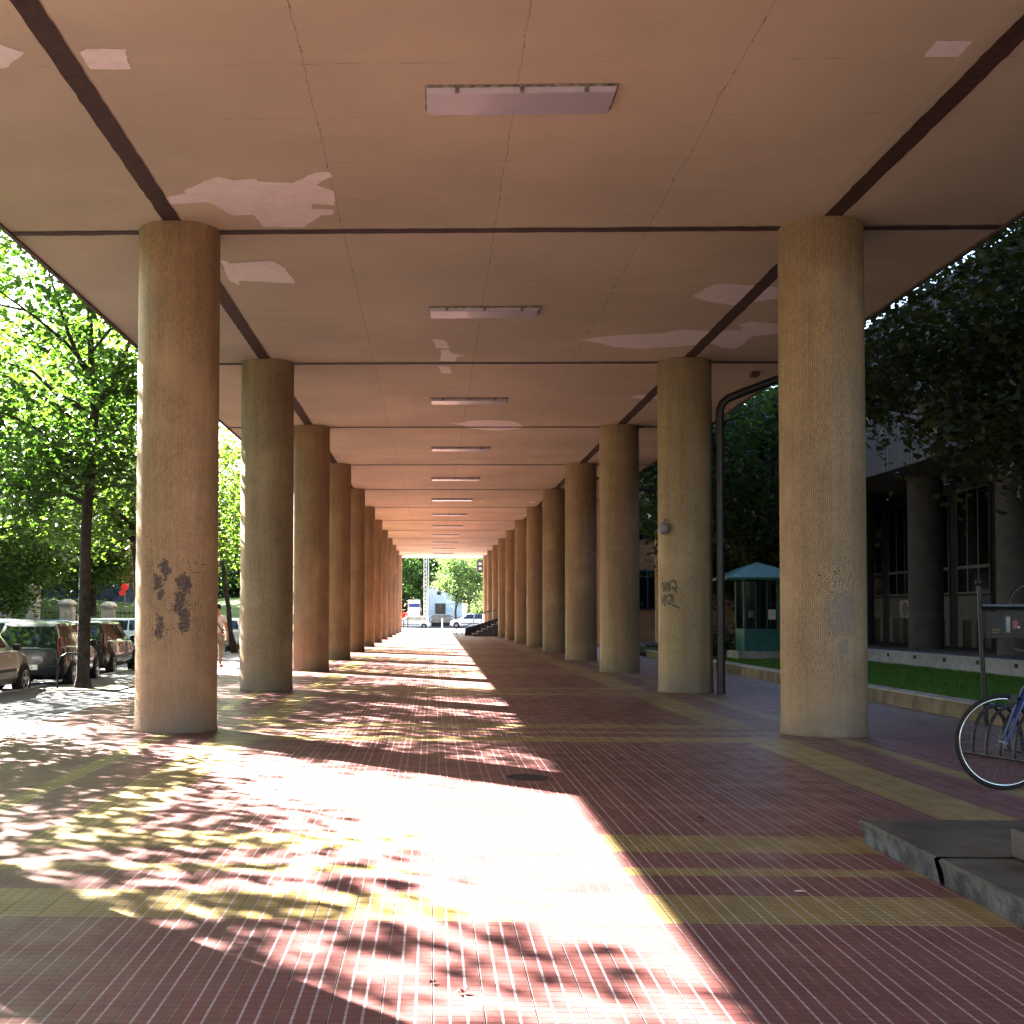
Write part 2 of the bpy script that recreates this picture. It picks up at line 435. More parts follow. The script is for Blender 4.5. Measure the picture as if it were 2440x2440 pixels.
def sheet(name, x0, x1, y0, y1, z, m, label=None):
    ys = sorted({y0, y1, *[v for v in (8.0, 125.0) if y0 < v < y1]})
    b = MB()
    for a, c in zip(ys[:-1], ys[1:]):
        b.add([(x0,a,z+g(a)),(x1,a,z+g(a)),(x1,c,z+g(c)),(x0,c,z+g(c))], [(0,1,2,3)])
    o = b.build(name, m); tag(o, label, None, None, 'structure'); return o
def kerbrun(name, x0, x1, y0, y1, zb, zt, m):
    ys = sorted({y0, y1, *[v for v in (8.0, 125.0) if y0 < v < y1]}); b = MB()
    for a, c in zip(ys[:-1], ys[1:]):
        A, C = g(a), g(c)
        b.add([(x0,a,zb+A),(x1,a,zb+A),(x1,c,zb+C),(x0,c,zb+C),(x0,a,zt+A),(x1,a,zt+A),(x1,c,zt+C),(x0,c,zt+C)],
              [(4,5,6,7),(0,1,5,4),(1,2,6,5),(2,3,7,6),(3,0,4,7)])
    return b.build(name, m)

# ------------------------------------------------------------------ camera
f, pit, yaw, rol, sx, sy = 2375.5, .0325, -.0322, .003, -225.0, 108.3
F = Vector((math.sin(yaw)*math.cos(pit), math.cos(yaw)*math.cos(pit), math.sin(pit)))
Rv = Vector((math.cos(yaw), -math.sin(yaw), 0)); Uv = Rv.cross(F)
R2 = Rv*math.cos(rol) + Uv*math.sin(rol); U2 = -Rv*math.sin(rol) + Uv*math.cos(rol)
cd = bpy.data.cameras.new('camera'); cam = bpy.data.objects.new('camera', cd); col.objects.link(cam)
cd.sensor_width = 36; cd.sensor_fit = 'HORIZONTAL'; cd.lens = f / 1932 * 36
cd.shift_x = -sx / 1932; cd.shift_y = sy / 1932
cd.clip_start = .05; cd.clip_end = 3000
cam.matrix_world = Matrix(((R2.x, U2.x, -F.x, 0), (R2.y, U2.y, -F.y, 0), (R2.z, U2.z, -F.z, 1.55), (0, 0, 0, 1)))
sc.camera = cam

# ------------------------------------------------------------------ light
SUN = Vector((-1.05, 1.145, 1.0)).normalized()     # direction towards the sun
elev = math.asin(SUN.z)
w = bpy.data.worlds.new('World'); sc.world = w; w.use_nodes = True
nt = w.node_tree; bg = nt.nodes['Background']
sky = nt.nodes.new('ShaderNodeTexSky'); sky.sky_type = 'NISHITA'; sky.sun_disc = False
sky.sun_elevation = elev; sky.sun_rotation = math.atan2(SUN.x, SUN.y)
sky.air_density = 1.1; sky.dust_density = 1.5; sky.ozone_density = 1.0
nt.links.new(sky.outputs[0], bg.inputs[0]); bg.inputs[1].default_value = .045
sl = bpy.data.lights.new('sun', 'SUN'); so = bpy.data.objects.new('sun', sl); col.objects.link(so)
sl.energy = 5.0; sl.angle = R(.53); sl.color = (1, .955, .88)
so.rotation_euler = SUN.to_track_quat('Z', 'Y').to_euler(); so.location = (-30, 30, 30)
sc.view_settings.view_transform = 'Standard'; sc.view_settings.look = 'None'
sc.view_settings.use_curve_mapping = True        # phone-like response: quick shoulder to white
cmap = sc.view_settings.curve_mapping; cv = cmap.curves[3]
for q in ((.05, .055), (.2, .26), (.35, .53), (.5, .84)): cv.points.new(*q)
cv.points[-1].location = (.62, 1.0); cmap.extend = 'HORIZONTAL'; cmap.update()
sc.view_settings.exposure = 0; sc.view_settings.gamma = 1
sc.render.engine = 'CYCLES'
cy = sc.cycles
cy.film_exposure = 9.5
cy.use_denoising = True
cy.max_bounces = 8; cy.diffuse_bounces = 6; cy.glossy_bounces = 3; cy.transmission_bounces = 4; cy.transparent_max_bounces = 4
cy.sample_clamp_indirect = 8; cy.caustics_reflective = False; cy.caustics_refractive = False
cy.use_adaptive_sampling = True; cy.adaptive_threshold = .015

# ------------------------------------------------------------------ ground & floor
sheet('ground', -900, 900, -300, 1500, -.30, M['ground'])
def tiled_floor():
    xs = sorted([-5.56, 7.9, -2.72, -2.16, 3.80, 4.40, XL-.11, XL+.11, XR-.11, XR+.11])
    ys = {-8.0, 121.3, 8.0}
    for r in [Y0 + SP * n for n in range(-1, 13)]:
        for d in (-1.25, -.62, -.11, .11, .62, 1.25): ys.add(round(r + d, 4))
    ys = sorted(v for v in ys if -8.0 <= v <= 121.3)
    b = MB()
    for x0, x1 in zip(xs[:-1], xs[1:]):
        xm = (x0 + x1) / 2
        for y0, y1 in zip(ys[:-1], ys[1:]):
            ym = (y0 + y1) / 2
            t = (ym - Y0 + SP * 4) % SP; d = min(t, SP - t)       # distance to the nearest column row
            yel = False
            if abs(xm - XL) < .11 or abs(xm - XR) < .11: yel = True
            inx = -2.72 < xm < 4.40
            if d < .11 and -3.3 < xm < 4.98: yel = True
            if inx and .62 < d < 1.25: yel = True
            if inx and d > .62 and (xm < -2.16 or xm > 3.80): yel = True
            b.add([(x0,y0,g(y0)),(x1,y0,g(y0)),(x1,y1,g(y1)),(x0,y1,g(y1))], [(0,1,2,3)], 1 if yel else 0)
    tag(b.build('tiled_pavement', [M['red'], M['yel']]), kind='structure')
tiled_floor()
tag(kerbrun('kerb', -5.68, -5.56, -8, 121.3, -.2, .006, M['kerb']), kind='structure')
sheet('pavement', -8.30, -5.68, -8, 121.3, -.012, M['asph'])
tag(kerbrun('road_kerb', -8.44, -8.30, -8, 121.3, -.25, .0, M['kerb']), kind='structure')
sheet('parking_lot', -24, -8.44, -20, 135, -.13, M['road'])
sheet('far_pavement', -24, 30, 121.3, 141, -.02, M['farpave'])
sheet('road', -200, 200, 141, 162, -.14, M['road'])
sheet('verge', -200, 200, 162, 200, -.06, M['farpave'])
sheet('yard', 7.9, 60, -8, 121.3, -.05, M['asph'])

# ------------------------------------------------------------------ the building over the arcade
bl = thing('office_building', 'long beige building on round columns roofing over the tiled walkway', 'building')
b = MB(); b.box(EL, ER, -14, YE, H, H + .55)
b.build('ceiling', M['ceil'], bl)
b = MB(); b.box(EL + .04, ER - .04, -13.96, YE - .04, H + .55, 24)
b.build('upper_wall', M['facade'], bl)
b = MB()
b.box(EL - .03, EL + .03, -14, YE, H - .035, H + .02); b.box(ER - .03, ER + .03, -14, YE, H - .035, H + .02)
b.build('drip_edge', M['edge'], bl)
def rough_strip(x0, x1, y0, y1, long_axis, amp=.008):
    """strip 9 mm below the soffit with slightly ragged edges"""
    b = MB(); n = max(2, int((y1 - y0 if long_axis == 'y' else x1 - x0) / .16)); vs = []; rr = random.Random(int(x0*100+y0*10))
    for i in range(n + 1):
        t = i / n
        if long_axis == 'y':
            y = y0 + (y1 - y0) * t
            vs += [(x0 + rr.uniform(-amp, amp), y, H - .009), (x1 + rr.uniform(-amp, amp), y, H - .009)]
        else:
            x = x0 + (x1 - x0) * t
            vs += [(x, y0 + rr.uniform(-amp, amp), H - .011), (x, y1 + rr.uniform(-amp, amp), H - .011)]
    b.add(vs, [(2*i, 2*i+1, 2*i+3, 2*i+2) for i in range(n)])
    return b
for xc in (XL, XR): rough_strip(xc - .115, xc + .115, -13.9, YE - .1, 'y').build('joint_strip', M['strip'], bl)
for r in [Y0 + SP * n for n in range(-2, 13)]:
    rough_strip(EL + .03, ER - .03, r - .085, r + .085, 'x', .014).build('joint_strip', M['strip'], bl)
# sunlight reflected off car windows, painted as pale patches, outlines in native photo pixels -> soffit plane
def unp(x, y, Z, s=1932/2440):
    x, y = x * s, y * s
    a = (x - 966 - sx) / f; c = -(y - 966 - sy) / f
    d = F + R2 * a + U2 * c; t = (Z - 1.55) / d.z
    return (d.x * t, d.y * t)
def z1(p): return (p[0] / 1.932, p[1] / 1.932)
def z6(p): return (1300 + p[0] / 2.972, 600 + p[1] / 2.972)
def z9(p): return (1000 + p[0] / 2.973, 700 + p[1] / 2.973)
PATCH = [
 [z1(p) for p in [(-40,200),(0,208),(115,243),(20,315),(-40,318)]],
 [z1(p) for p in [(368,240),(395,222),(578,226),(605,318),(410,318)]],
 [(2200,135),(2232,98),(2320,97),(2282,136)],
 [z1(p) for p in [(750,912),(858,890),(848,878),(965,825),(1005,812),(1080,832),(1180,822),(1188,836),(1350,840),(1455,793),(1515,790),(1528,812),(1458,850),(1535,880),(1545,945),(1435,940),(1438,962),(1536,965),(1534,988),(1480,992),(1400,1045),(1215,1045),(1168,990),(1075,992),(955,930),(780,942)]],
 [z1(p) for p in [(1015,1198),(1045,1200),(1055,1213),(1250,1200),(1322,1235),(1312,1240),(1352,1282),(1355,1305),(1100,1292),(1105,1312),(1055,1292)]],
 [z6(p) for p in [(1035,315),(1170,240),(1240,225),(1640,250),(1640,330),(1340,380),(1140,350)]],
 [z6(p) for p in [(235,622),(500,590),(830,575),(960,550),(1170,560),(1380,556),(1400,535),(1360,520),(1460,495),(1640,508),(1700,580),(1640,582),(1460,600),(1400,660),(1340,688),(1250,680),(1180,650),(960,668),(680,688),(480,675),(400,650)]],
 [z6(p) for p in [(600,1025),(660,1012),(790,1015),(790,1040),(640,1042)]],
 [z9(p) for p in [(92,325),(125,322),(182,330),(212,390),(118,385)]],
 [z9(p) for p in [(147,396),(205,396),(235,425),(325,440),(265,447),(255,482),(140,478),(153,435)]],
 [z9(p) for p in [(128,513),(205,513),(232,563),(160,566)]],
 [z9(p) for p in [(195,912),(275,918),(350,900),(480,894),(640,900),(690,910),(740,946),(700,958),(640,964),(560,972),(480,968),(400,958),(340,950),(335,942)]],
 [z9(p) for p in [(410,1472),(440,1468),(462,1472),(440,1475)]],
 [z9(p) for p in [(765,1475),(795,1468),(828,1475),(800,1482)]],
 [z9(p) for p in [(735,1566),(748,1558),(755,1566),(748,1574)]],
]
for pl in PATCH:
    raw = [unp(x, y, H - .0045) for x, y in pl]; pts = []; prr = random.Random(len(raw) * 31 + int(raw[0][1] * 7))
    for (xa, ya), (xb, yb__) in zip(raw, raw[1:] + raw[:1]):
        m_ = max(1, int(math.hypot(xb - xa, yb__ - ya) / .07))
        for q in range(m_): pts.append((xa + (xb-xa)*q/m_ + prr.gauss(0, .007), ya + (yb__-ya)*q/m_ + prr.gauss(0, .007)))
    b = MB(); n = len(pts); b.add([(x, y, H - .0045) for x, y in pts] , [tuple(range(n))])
    o = b.build('reflected_sun_patch', M['patch'], bl)
# junction box
MB().box(6.68, 6.84, 26.5, 26.72, H - .1, H - .0).build('junction_box', M['edge'], bl, bevel=.01)

# columns
def col_mesh(mt):
    b = MB(); prof = []
    hs = [0, .02, .06, .3, .8, 1.6, 2.6, 3.6, 4.6, 5.6, 6.6, 7.15]
    rr = [CR+.006, CR+.012, CR+.004] + [CR]*(len(hs)-3)
    b.lathe(list(zip(rr, hs)), 96, mi=0)
    return b
CM = column_mat('mosaic_column')
CML = column_mat('mosaic_column_left', tint=(1.0, .94, .92), grey_left=.8)
CM1 = column_mat('mosaic_column_scarred', tint=(1.06, .95, .92), grey_left=.75, spots=(
    (-.13, 1.93, .07, .13, 'dark'), (.20, 1.93, .10, .14, 'dark'), (-.11, 1.78, .055, .09, 'dark'),
    (.14, 1.68, .07, .20, 'dark'), (.245, 1.90, .06, .10, 'dark'), (.20, 1.46, .09, .17, 'dark'), (-.12, 1.36, .065, .18, 'dark'),
    (-.22, 2.15, .16, .35, 'peck'), (.2, 1.62, .3, .10, 'peck'), (0, 1.34, .36, .12, 'peck'), (.35, 2.1, .16, .30, 'peck'), (-.05, 2.1, .08, .12, 'dark')))
CM2 = column_mat('mosaic_column_grey_spot', tint=(.98, .95, .95), spots=(
    (.10, 1.12, .085, .12, 'grey'), (.02, 1.95, .26, .36, 'peck'), (.20, 2.02, .03, .11, 'peck'), (.08, 1.55, .22, .3, 'grey')))
CM3 = column_mat('mosaic_column_olive', tint=(.95, .98, .95))
protoL = col_mesh(None).build('column', CML, smooth=60); meL = protoL.data
def mk_col(me, m, x, y, label, group, first=None):
    o = bpy.data.objects.new('column', me); col.objects.link(o)
    o.location = (x, y, g(y)); tag(o, label, 'column', group); return o
def me_with(m):
    me = meL.copy(); me.materials.clear(); me.materials.append(m); return me
meR, me1, me2, me3, meL3 = me_with(CM), me_with(CM1), me_with(CM2), me_with(CM3), me_with(column_mat('mosaic_column_grey', tint=(.97, .96, .95), grey_left=.8))
bpy.data.objects.remove(protoL)
descL = {0: 'tan mosaic column beside the camera in the street side row', 1: 'large tan column with dark scraped marks, nearest on the street side',
         2: 'greyer tan column just behind the scarred one on the street side'}
descR = {0: 'tan mosaic column standing beside the granite entrance steps', 1: 'large tan column with a grey round smudge, nearest on the lawn side',
         2: 'olive tan column with grey spray marks beside the dark drainpipe'}
for n, y in enumerate(ROWS):
    mL = me1 if n == 1 else (meL3 if n == 2 else meL)
    mR = me2 if n == 1 else (me3 if n == 2 else meR)
    mk_col(mL, None, XL, y, descL.get(n, 'tan round column, %s of the row beside the street' % ORD[n-1]), 'columns in the street side row')
    c = mk_col(mR, None, XR, y, descR.get(n, 'tan round column, %s of the row beside the lawn' % ORD[n-1]), 'columns in the lawn side row')
    if n == 2: colR2 = c
# spray marks on the drainpipe column (curved strokes following the shaft)
b = MB()
def stroke(pts, wd=.02):
    for (u0, h0), (u1, h1) in zip(pts[:-1], pts[1:]):
        vs = []
        dx, dz = u1-u0, h1-h0; L = math.hypot(dx, dz) or 1; px, pz = -dz/L*wd/2, dx/L*wd/2
        for (u, h) in ((u0+px, h0+pz), (u0-px, h0-pz), (u1-px, h1-pz), (u1+px, h1+pz)):
            a = u / CR; vs.append((math.sin(a)*(CR+.004), -math.cos(a)*(CR+.004), h))
        b.add(vs, [(0,1,2,3)])
for pts in [[(-.66,2.12),(-.6,2.2),(-.58,2.0)],[(-.56,2.0),(-.53,2.2),(-.5,2.02),(-.47,2.2),(-.44,2.0)],[(-.42,2.2),(-.42,2.02)],[(-.42,2.2),(-.3,2.22),(-.27,2.05),(-.38,2.1),(-.26,1.98)],
            [(-.66,1.95),(-.62,1.75),(-.55,1.95),(-.55,1.72)],[(-.5,1.92),(-.38,1.95),(-.42,1.75),(-.5,1.8),(-.5,1.92)],[(-.44,1.78),(-.3,1.72),(-.22,1.68)],[(-.36,1.95),(-.34,1.78)]]:
    stroke(pts, .042)
b.build('spray_marks', M['ink2'], colR2)
# globe lamp bracket on the same column
t = thing('wall_lamp', 'small grey oval lamp fixed to the olive column beside the drainpipe', 'lamp', (XR - .50, ROWS[2] - .40, 3.2))
b = MB(); b.lathe([(.0,-.13),(.05,-.125),(.09,-.09),(.105,0),(.09,.07),(.05,.1),(0,.105)], 16, caps=False); b.build('lamp_shade', M['lampglass'], t, smooth=60)
MB().tube([(0,0,.1),(.02,.02,.16),(.12,.10,.17)], .015).build('bracket', M['steel'], t)

# ceiling lights
def mk_light():
    t = empty('ceiling_light', (0,0,0))
    b = MB(); b.box(-.93, .93, -.30, .30, -.022, 0); o = b.build('housing', M['lampbody'], t, bevel=.006)
    # diffuser: shallow pan with sloping sides
    x0, x1, y0, y1 = -.915, .915, -.285, .285; i = .02
    b = MB(); vs = [(x0,y0,-.023),(x1,y0,-.023),(x1,y1,-.023),(x0,y1,-.023),(x0+i,y0+i,-.075),(x1-i,y0+i,-.075),(x1-i,y1-i,-.075),(x0+i,y1-i,-.075)]
    b.add(vs, [(0,1,5,4),(1,2,6,5),(2,3,7,6),(3,0,4,7),(4,5,6,7)]); b.build('diffuser', M['diff'], t, bevel=.012, smooth=30)
    for q in (-.62, 0, .62): MB().box(q-.02, q+.02, -.298, -.27, -.07, -.024).build('clip', M['lampbody'], t)
    return t
lp = mk_light()
for i in range(-1, 12):
    o = lp if i == -1 else copy_tree(lp)
    o.location = (.84, Y0 + SP * (i + .5) + (.15 if i == 0 else 0), H)
    if i == -1:
        tag(o, 'rectangular ceiling light above and behind the camera', 'ceiling light', 'ceiling lights along the walkway')
    else:
        tag(o, 'milky rectangular ceiling light, %s from the camera' % ORD[i], 'ceiling light', 'ceiling lights along the walkway')
bpy.data.objects.remove(kids(lp)[0]); [bpy.data.objects.remove(k_) for k_ in kids(lp)]; bpy.data.objects.remove(lp)

# downpipe
t = thing('drainpipe', 'dark brown drainpipe bending up to the soffit beside a column', 'drainpipe', (5.66, 25.0, 0))
zb = g(25) + .0
b = MB(); b.tube([(0,0,zb),(0,0,5.2),(0,0,5.52),(.05,.0,5.66),(.16,0,5.76),(.5,0,5.9),(1.35,0,6.22),(1.82,0,6.40),(1.9,0,6.5),(1.9,0,6.9)], .082, 14)
b.build('pipe', M['pipe'], t, smooth=60)
for zz in (1.2, 4.2):
    b = MB(); b.lathe([(.09,-.03),(.096,-.02),(.096,.02),(.09,.03)], 14, (0,0,zz)); b.build('clamp', M['pipe'], t)
b = MB(); b.lathe([(.083,0),(.1,.01),(.1,.05),(.083,.06)], 14, (0,0,2.9)); b.build('joint_collar', M['pipe'], t)

# ------------------------------------------------------------------ entrance steps (granite)
def chip_slab(x0, x1, y0, y1, z0, z1, rr):
    b = MB(); n = 26
    top = []; 
    ys = [y0 + (y1-y0)*i/n for i in range(n+1)]
    left = [(x0 + rr.uniform(-.006,.012), y) for y in ys]
    vs = []
    for (x, y) in left:
        vs += [(x - .004, y, z1 - .012), (x + .012, y, z1), (x1, y, z1), (x + .014 + rr.uniform(-.008,.014), y, z0 + (z1-z0)*.45), (x + .03, y, z0)]
    fs0, fs1 = [], []
    for i in range(n):
        a, c = i*5, (i+1)*5
        fs0 += [(a+1, a+2, c+2, c+1), (a, a+1, c+1, c)]
        fs1 += [(a+3, a, c, c+3), (a+4, a+3, c+3, c+4)]
    b.add(vs, fs0, 0); b.f += fs1; b.mi += [1]*len(fs1)
    # far end face + near end
    e = n*5; b.f += [(e+4, e+3, e, e+1, e+2)]; b.mi += [1]
    b.v += [(x1, y1, z0)]; b.f += [(e+4, e+2, len(b.v)-1)]; b.mi += [1]
    return b
t = thing('entrance_steps', 'grey granite steps at the lower right with a rough stone edge', 'steps', (0,0,0))
rr = random.Random(3)
chip_slab(2.86, 6.9, 7.32, 8.62, 0, .155, rr).build('bottom_step', [M['slab'], M['slabedge']], t)
chip_slab(2.87, 6.9, 1.0, 7.31, 0, .15, rr).build('bottom_step', [M['slab'], M['slabedge']], t)
MB().box(3.30, 4.48, 1.0, 7.35, .157, .32).build('upper_step', M['slabdark'], t, bevel=.008)
MB().box(3.75, 4.48, 1.0, 6.9, .322, .48).build('upper_step', M['slabdark'], t, bevel=.008)

# manhole, litter
b = MB(); b.lathe([(.205,.002),(.2,.008),(.17,.009),(.165,.004),(.03,.005)], 32, (0,0,0)); 
b.build('manhole_cover', M['iron'], loc=(.88, 11.9, g(11.9)), smooth=30)
tag(bpy.data.objects['manhole_cover'], 'round dark iron cover set in the red tiles', 'manhole cover')
b = MB(); b.add([(-.03,-.012,.003),(.03,-.018,.006),(.033,.012,.004),(0,.016,.008),(-.03,.012,.004)], [(0,1,2,3,4)])
tag(b.build('paper_scrap', M['paper'], loc=(2.03, 7.08, .002)), 'small white paper scrap on the red tiles left of the steps', 'paper scrap')
b = MB(); b.add([(-.03,-.03,.004),(.02,-.02,.014),(.03,.03,.006),(-.02,.025,.01)], [(0,1,2,3)])
tag(b.build('cigarette_pack', M['paper'], loc=(-2.1, 9.4, .002), rz=.5), 'tiny pale litter piece on the yellow stripe at the left', 'litter')
def dry_leaf(x, y, label, rz=0, s=.034):
    b = MB(); pts = []
    for i in range(10):
        a = 2*math.pi*i/10; r = s * (1 if i % 2 == 0 else .5)
        pts.append((r*math.cos(a), r*math.sin(a)*.7, .006 + (.012 if i % 3 == 0 else 0)))
    b.add(pts, [tuple(range(10))])
    tag(b.build('fallen_leaf', M['sandal'], loc=(x, y, .003), rz=rz), label, 'leaf', 'fallen leaves on the tiles')
dry_leaf(.12, 5.15, 'curled brown leaf on the tiles near the bottom edge', .4)
dry_leaf(.0, 5.28, 'smaller brown leaf beside the curled leaf near the bottom edge', 1.2, .022)
dry_leaf(2.0, 9.5, 'brown leaf on the red tiles beyond the bright sunlit patch', 2.0, .05)

# ------------------------------------------------------------------ planter / lawn on the right
def planter():
    t = thing('planter_wall', 'low concrete planter wall with pale cap edging the lawn', 'wall')
    kerbrun('wall', 7.90, 8.16, 5, 47, -.3, .235, M['wallc']).parent = t
    kerbrun('cap', 7.885, 8.19, 4.99, 47.1, .235, .262, M['cap']).parent = t
    b = MB(); b.box(8.16, 12.4, 46.85, 47.1, g(47)-.2, g(47)+.235); b.build('wall', M['wallc'], t)
planter()
sheet('lawn', 8.14, 12.52, 5, 58, .20, M['lawn'])
def blades(name, n, x0, x1, y0, y1, zf, hmin, hmax, m, seed, wdt=.008):
    r = np.random.RandomState(seed)
    x = r.uniform(x0, x1, n); y = y0 + (y1 - y0) * r.uniform(0, 1, n) ** 1.4
    z = np.array([zf(v) for v in y]); h = r.uniform(hmin, hmax, n); a = r.uniform(0, 2*np.pi, n)
    lx = r.normal(0, .3, n) * h; ly = r.normal(0, .3, n) * h
    w = wdt * (1 + y / 25.)
    V = np.empty((n, 3, 3)); 
    V[:,0] = np.stack([x - np.cos(a)*w, y - np.sin(a)*w, z], 1); V[:,1] = np.stack([x + np.cos(a)*w, y + np.sin(a)*w, z], 1)
    V[:,2] = np.stack([x + lx, y + ly, z + h], 1)
    return np_mesh(name, V.reshape(-1, 3), 3, m)
def np_mesh(name, V, k, m):
    me = bpy.data.meshes.new(name); n = len(V) // k
    me.vertices.add(len(V)); me.vertices.foreach_set('co', V.astype(np.float32).ravel())
    me.loops.add(len(V)); me.loops.foreach_set('vertex_index', np.arange(len(V), dtype=np.int32))
    me.polygons.add(n); me.polygons.foreach_set('loop_start', np.arange(0, len(V), k, dtype=np.int32))
    me.polygons.foreach_set('loop_total', np.full(n, k, dtype=np.int32))
    me.materials.append(m); me.update(); me.validate(); return me
me = blades('grass', 90000, 8.17, 12.45, 14, 46.8, lambda y: .2 + g(y), .04, .10, M['grass'], 1)
o = bpy.data.objects.new('grass', me); col.objects.link(o); tag(o, 'short green lawn inside the low planter wall', 'grass', kind='stuff')
# pale retaining ledge with square drain holes
t = thing('retaining_wall', 'pale concrete ledge with a row of dark square drain holes behind the lawn', 'wall')
kerbrun('wall', 12.5, 12.75, 5, 62, .0, .55, M['lilac']).parent = t
kerbrun('coping', 12.46, 12.78, 5, 62, .55, .59, M['lilac']).parent = t
kerbrun('base_rail', 12.45, 12.498, 5, 62, .2, .40, M['lilac']).parent = t
bh = MB()
for i in range(24):
    y = 16 + i * 1.9
    bh.box(12.485, 12.505, y, y + .13, .43 + g(y), .52 + g(y))
bh.build('drain_holes', M['ink'], t)
sheet('plaza', 12.75, 60, 5, 64, .56, M['asph'])

# ------------------------------------------------------------------ building on the right
t = thing('concrete_building', 'dark building with ribbed pale upper cladding beyond the lawn', 'building')
Xc = 14.9; Xf = 16.7; yb0, yb1 = 8.0, 62.0
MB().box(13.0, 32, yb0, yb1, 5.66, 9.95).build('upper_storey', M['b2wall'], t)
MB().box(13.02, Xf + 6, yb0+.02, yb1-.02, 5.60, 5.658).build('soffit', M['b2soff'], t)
b = MB(); b.box(12.9, 12.998, yb0, yb1, 5.55, 7.25); b.build('ribbed_panel', M['ribs'], t)
b = MB(); b.box(12.9, 12.998, yb0, yb1, 9.35, 10.0); b.build('parapet', M['ribs'], t)
y = yb0 + 1
while y < yb1 - 2:
    fr = MB(); fr.box(12.95, 12.999, y, y + 2.5, 7.35, 9.2)
    o = fr.build('window', M['frame'], t)
    g2 = MB(); g2.box(12.93, 12.951, y + .08, y + 1.2, 7.43, 9.12); g2.box(12.93, 12.951, y + 1.3, y + 2.42, 7.43, 9.12)
    g2.build('pane', M['dglass'], o)
    y += 3.0
for yc in [38.6 + 6 * k for k in range(-5, 4)]:
    MB().lathe([(.5,0),(.5,5.2)], 40, (Xc, yc, g(yc)+.56)).build('pillar', M['b2col'], t, smooth=60)
# ground floor front: pale panels, basement openings, tall windows
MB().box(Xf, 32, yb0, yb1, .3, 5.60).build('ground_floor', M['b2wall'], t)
y = yb0 + .2
k_ = 0
while y < yb1 - 2.5:
    MB().box(Xf-.05, Xf-.002, y, y+2.35, 1.30, 2.05).build('pale_panel', M['pale'], t)
    for q in (0, 1.0, 2.0): MB().box(Xf-.05, Xf-.002, y+q, y+q+.36, .45, 1.298).build('basement_pier', M['pale'], t)
    b = MB(); b.box(Xf-.01, Xf-.001, y+.36, y+2.0, .45, 1.29); b.build('basement_opening', M['ink'], t)
    o = MB().box(Xf-.06, Xf-.002, y, y+2.35, 2.12, 5.4).build('window', M['frame'], t)
    b = MB()
    for q in (.06, .84, 1.62): b.box(Xf-.072, Xf-.0605, y+q, y+q+.66, 3.0, 5.34); b.box(Xf-.072, Xf-.0605, y+q, y+q+.66, 2.18, 2.9)
    b.build('pane', M['dglass'], o)
    y += 3.0; k_ += 1
t = thing('air_conditioner', 'white air conditioner unit on the pale panel of the dark building', 'air conditioner', (Xf-.35, 44.3, 1.35))
MB().box(0,.3,-.45,.45,0,.6).build('casing', M['white'], t, bevel=.02)
b = MB(); b.lathe([(.23,0),(.24,-.012),(.02,-.014)], 24, (0,-.12,.3), axis='x'); b.build('fan_grille', M['black'], t)
# rear wing closing the yard
t = thing('ochre_wing', 'dim ochre building wing closing the yard behind the green kiosk', 'building')
MB().box(9.3, 40, 66, 80, -.3, 12).build('wall', M['wing'], t)
for i in range(8):
    for zz in (1.6, 5.2, 8.8):
        x = 10.4 + i * 2.6
        o = MB().box(x, x+1.5, 65.94, 65.998, zz, zz+2.1).build('window', M['frame'], t)
        b = MB(); b.box(x+.08, x+.71, 65.92, 65.938, zz+.08, zz+2.02); b.box(x+.79, x+1.42, 65.92, 65.938, zz+.08, zz+2.02); b.build('pane', M['dglass'], o)
o = bpy.data.objects.new('column', meR); col.objects.link(o); o.location = (10.75, 58.2, g(58)+.1); o.scale = (1.05,1.05,.8)
tag(o, 'orange tan column standing alone in the yard before the ochre wing', 'column')
tag(MB().box(9.0, 14, 53.8, 60.5, -.3, .12).build('stone_platform', M['slabedge'], bevel=.01), 'dark stone platform under the lone column in the yard', 'platform')

# kiosk
kx, ky, kz = 9.83, 38.6, .06
t = thing('kiosk', 'small green kiosk with pyramid roof on the lawn', 'kiosk', (kx, ky, kz))
MB().box(-.75,.85,-.62,.75,0,.3).build('concrete_base', M['cap'], t, bevel=.01)
MB().box(-.52,.55,-.55,.55,.302,.96).build('counter_panel', M['teal'], t, bevel=.01)
for px in (-.5, .5):
    for py in (-.5, .5): MB().box(px-.035, px+.035, py-.035, py+.035, .965, 2.44).build('post', M['teal'], t)
MB().box(-.5,.5,.46,.48,.97,2.42).build('back_glass', M['dglass'], t)
b = MB(); e = 1.15; rings = [(e, 2.44), (e, 2.5), (.75, 2.68), (.4, 2.84), (.12, 2.94), (0.02, 2.98)]
vs = []
for (r_, z_) in rings: vs += [(-r_,-r_,z_),(r_,-r_,z_),(r_,r_,z_),(-r_,r_,z_)]
fs = [(3,2,1,0)]
for i in range(len(rings)-1):
    for k in range(4): fs.append((i*4+k, i*4+(k+1)%4, (i+1)*4+(k+1)%4, (i+1)*4+k))
b.add(vs, fs); b.build('roof', M['tealdark'], t)
for px in (-.17, .17): MB().box(px-.012, px+.012, -.52, -.50, .97, 2.42).build('mullion', M['teal'], t)
MB().box(.20,.42,-.53,-.522,1.25,1.55).build('notice', M['paper'], t)
MB().box(-.40,-.24,-.53,-.522,1.3,1.52).build('notice', M['pale'], t)
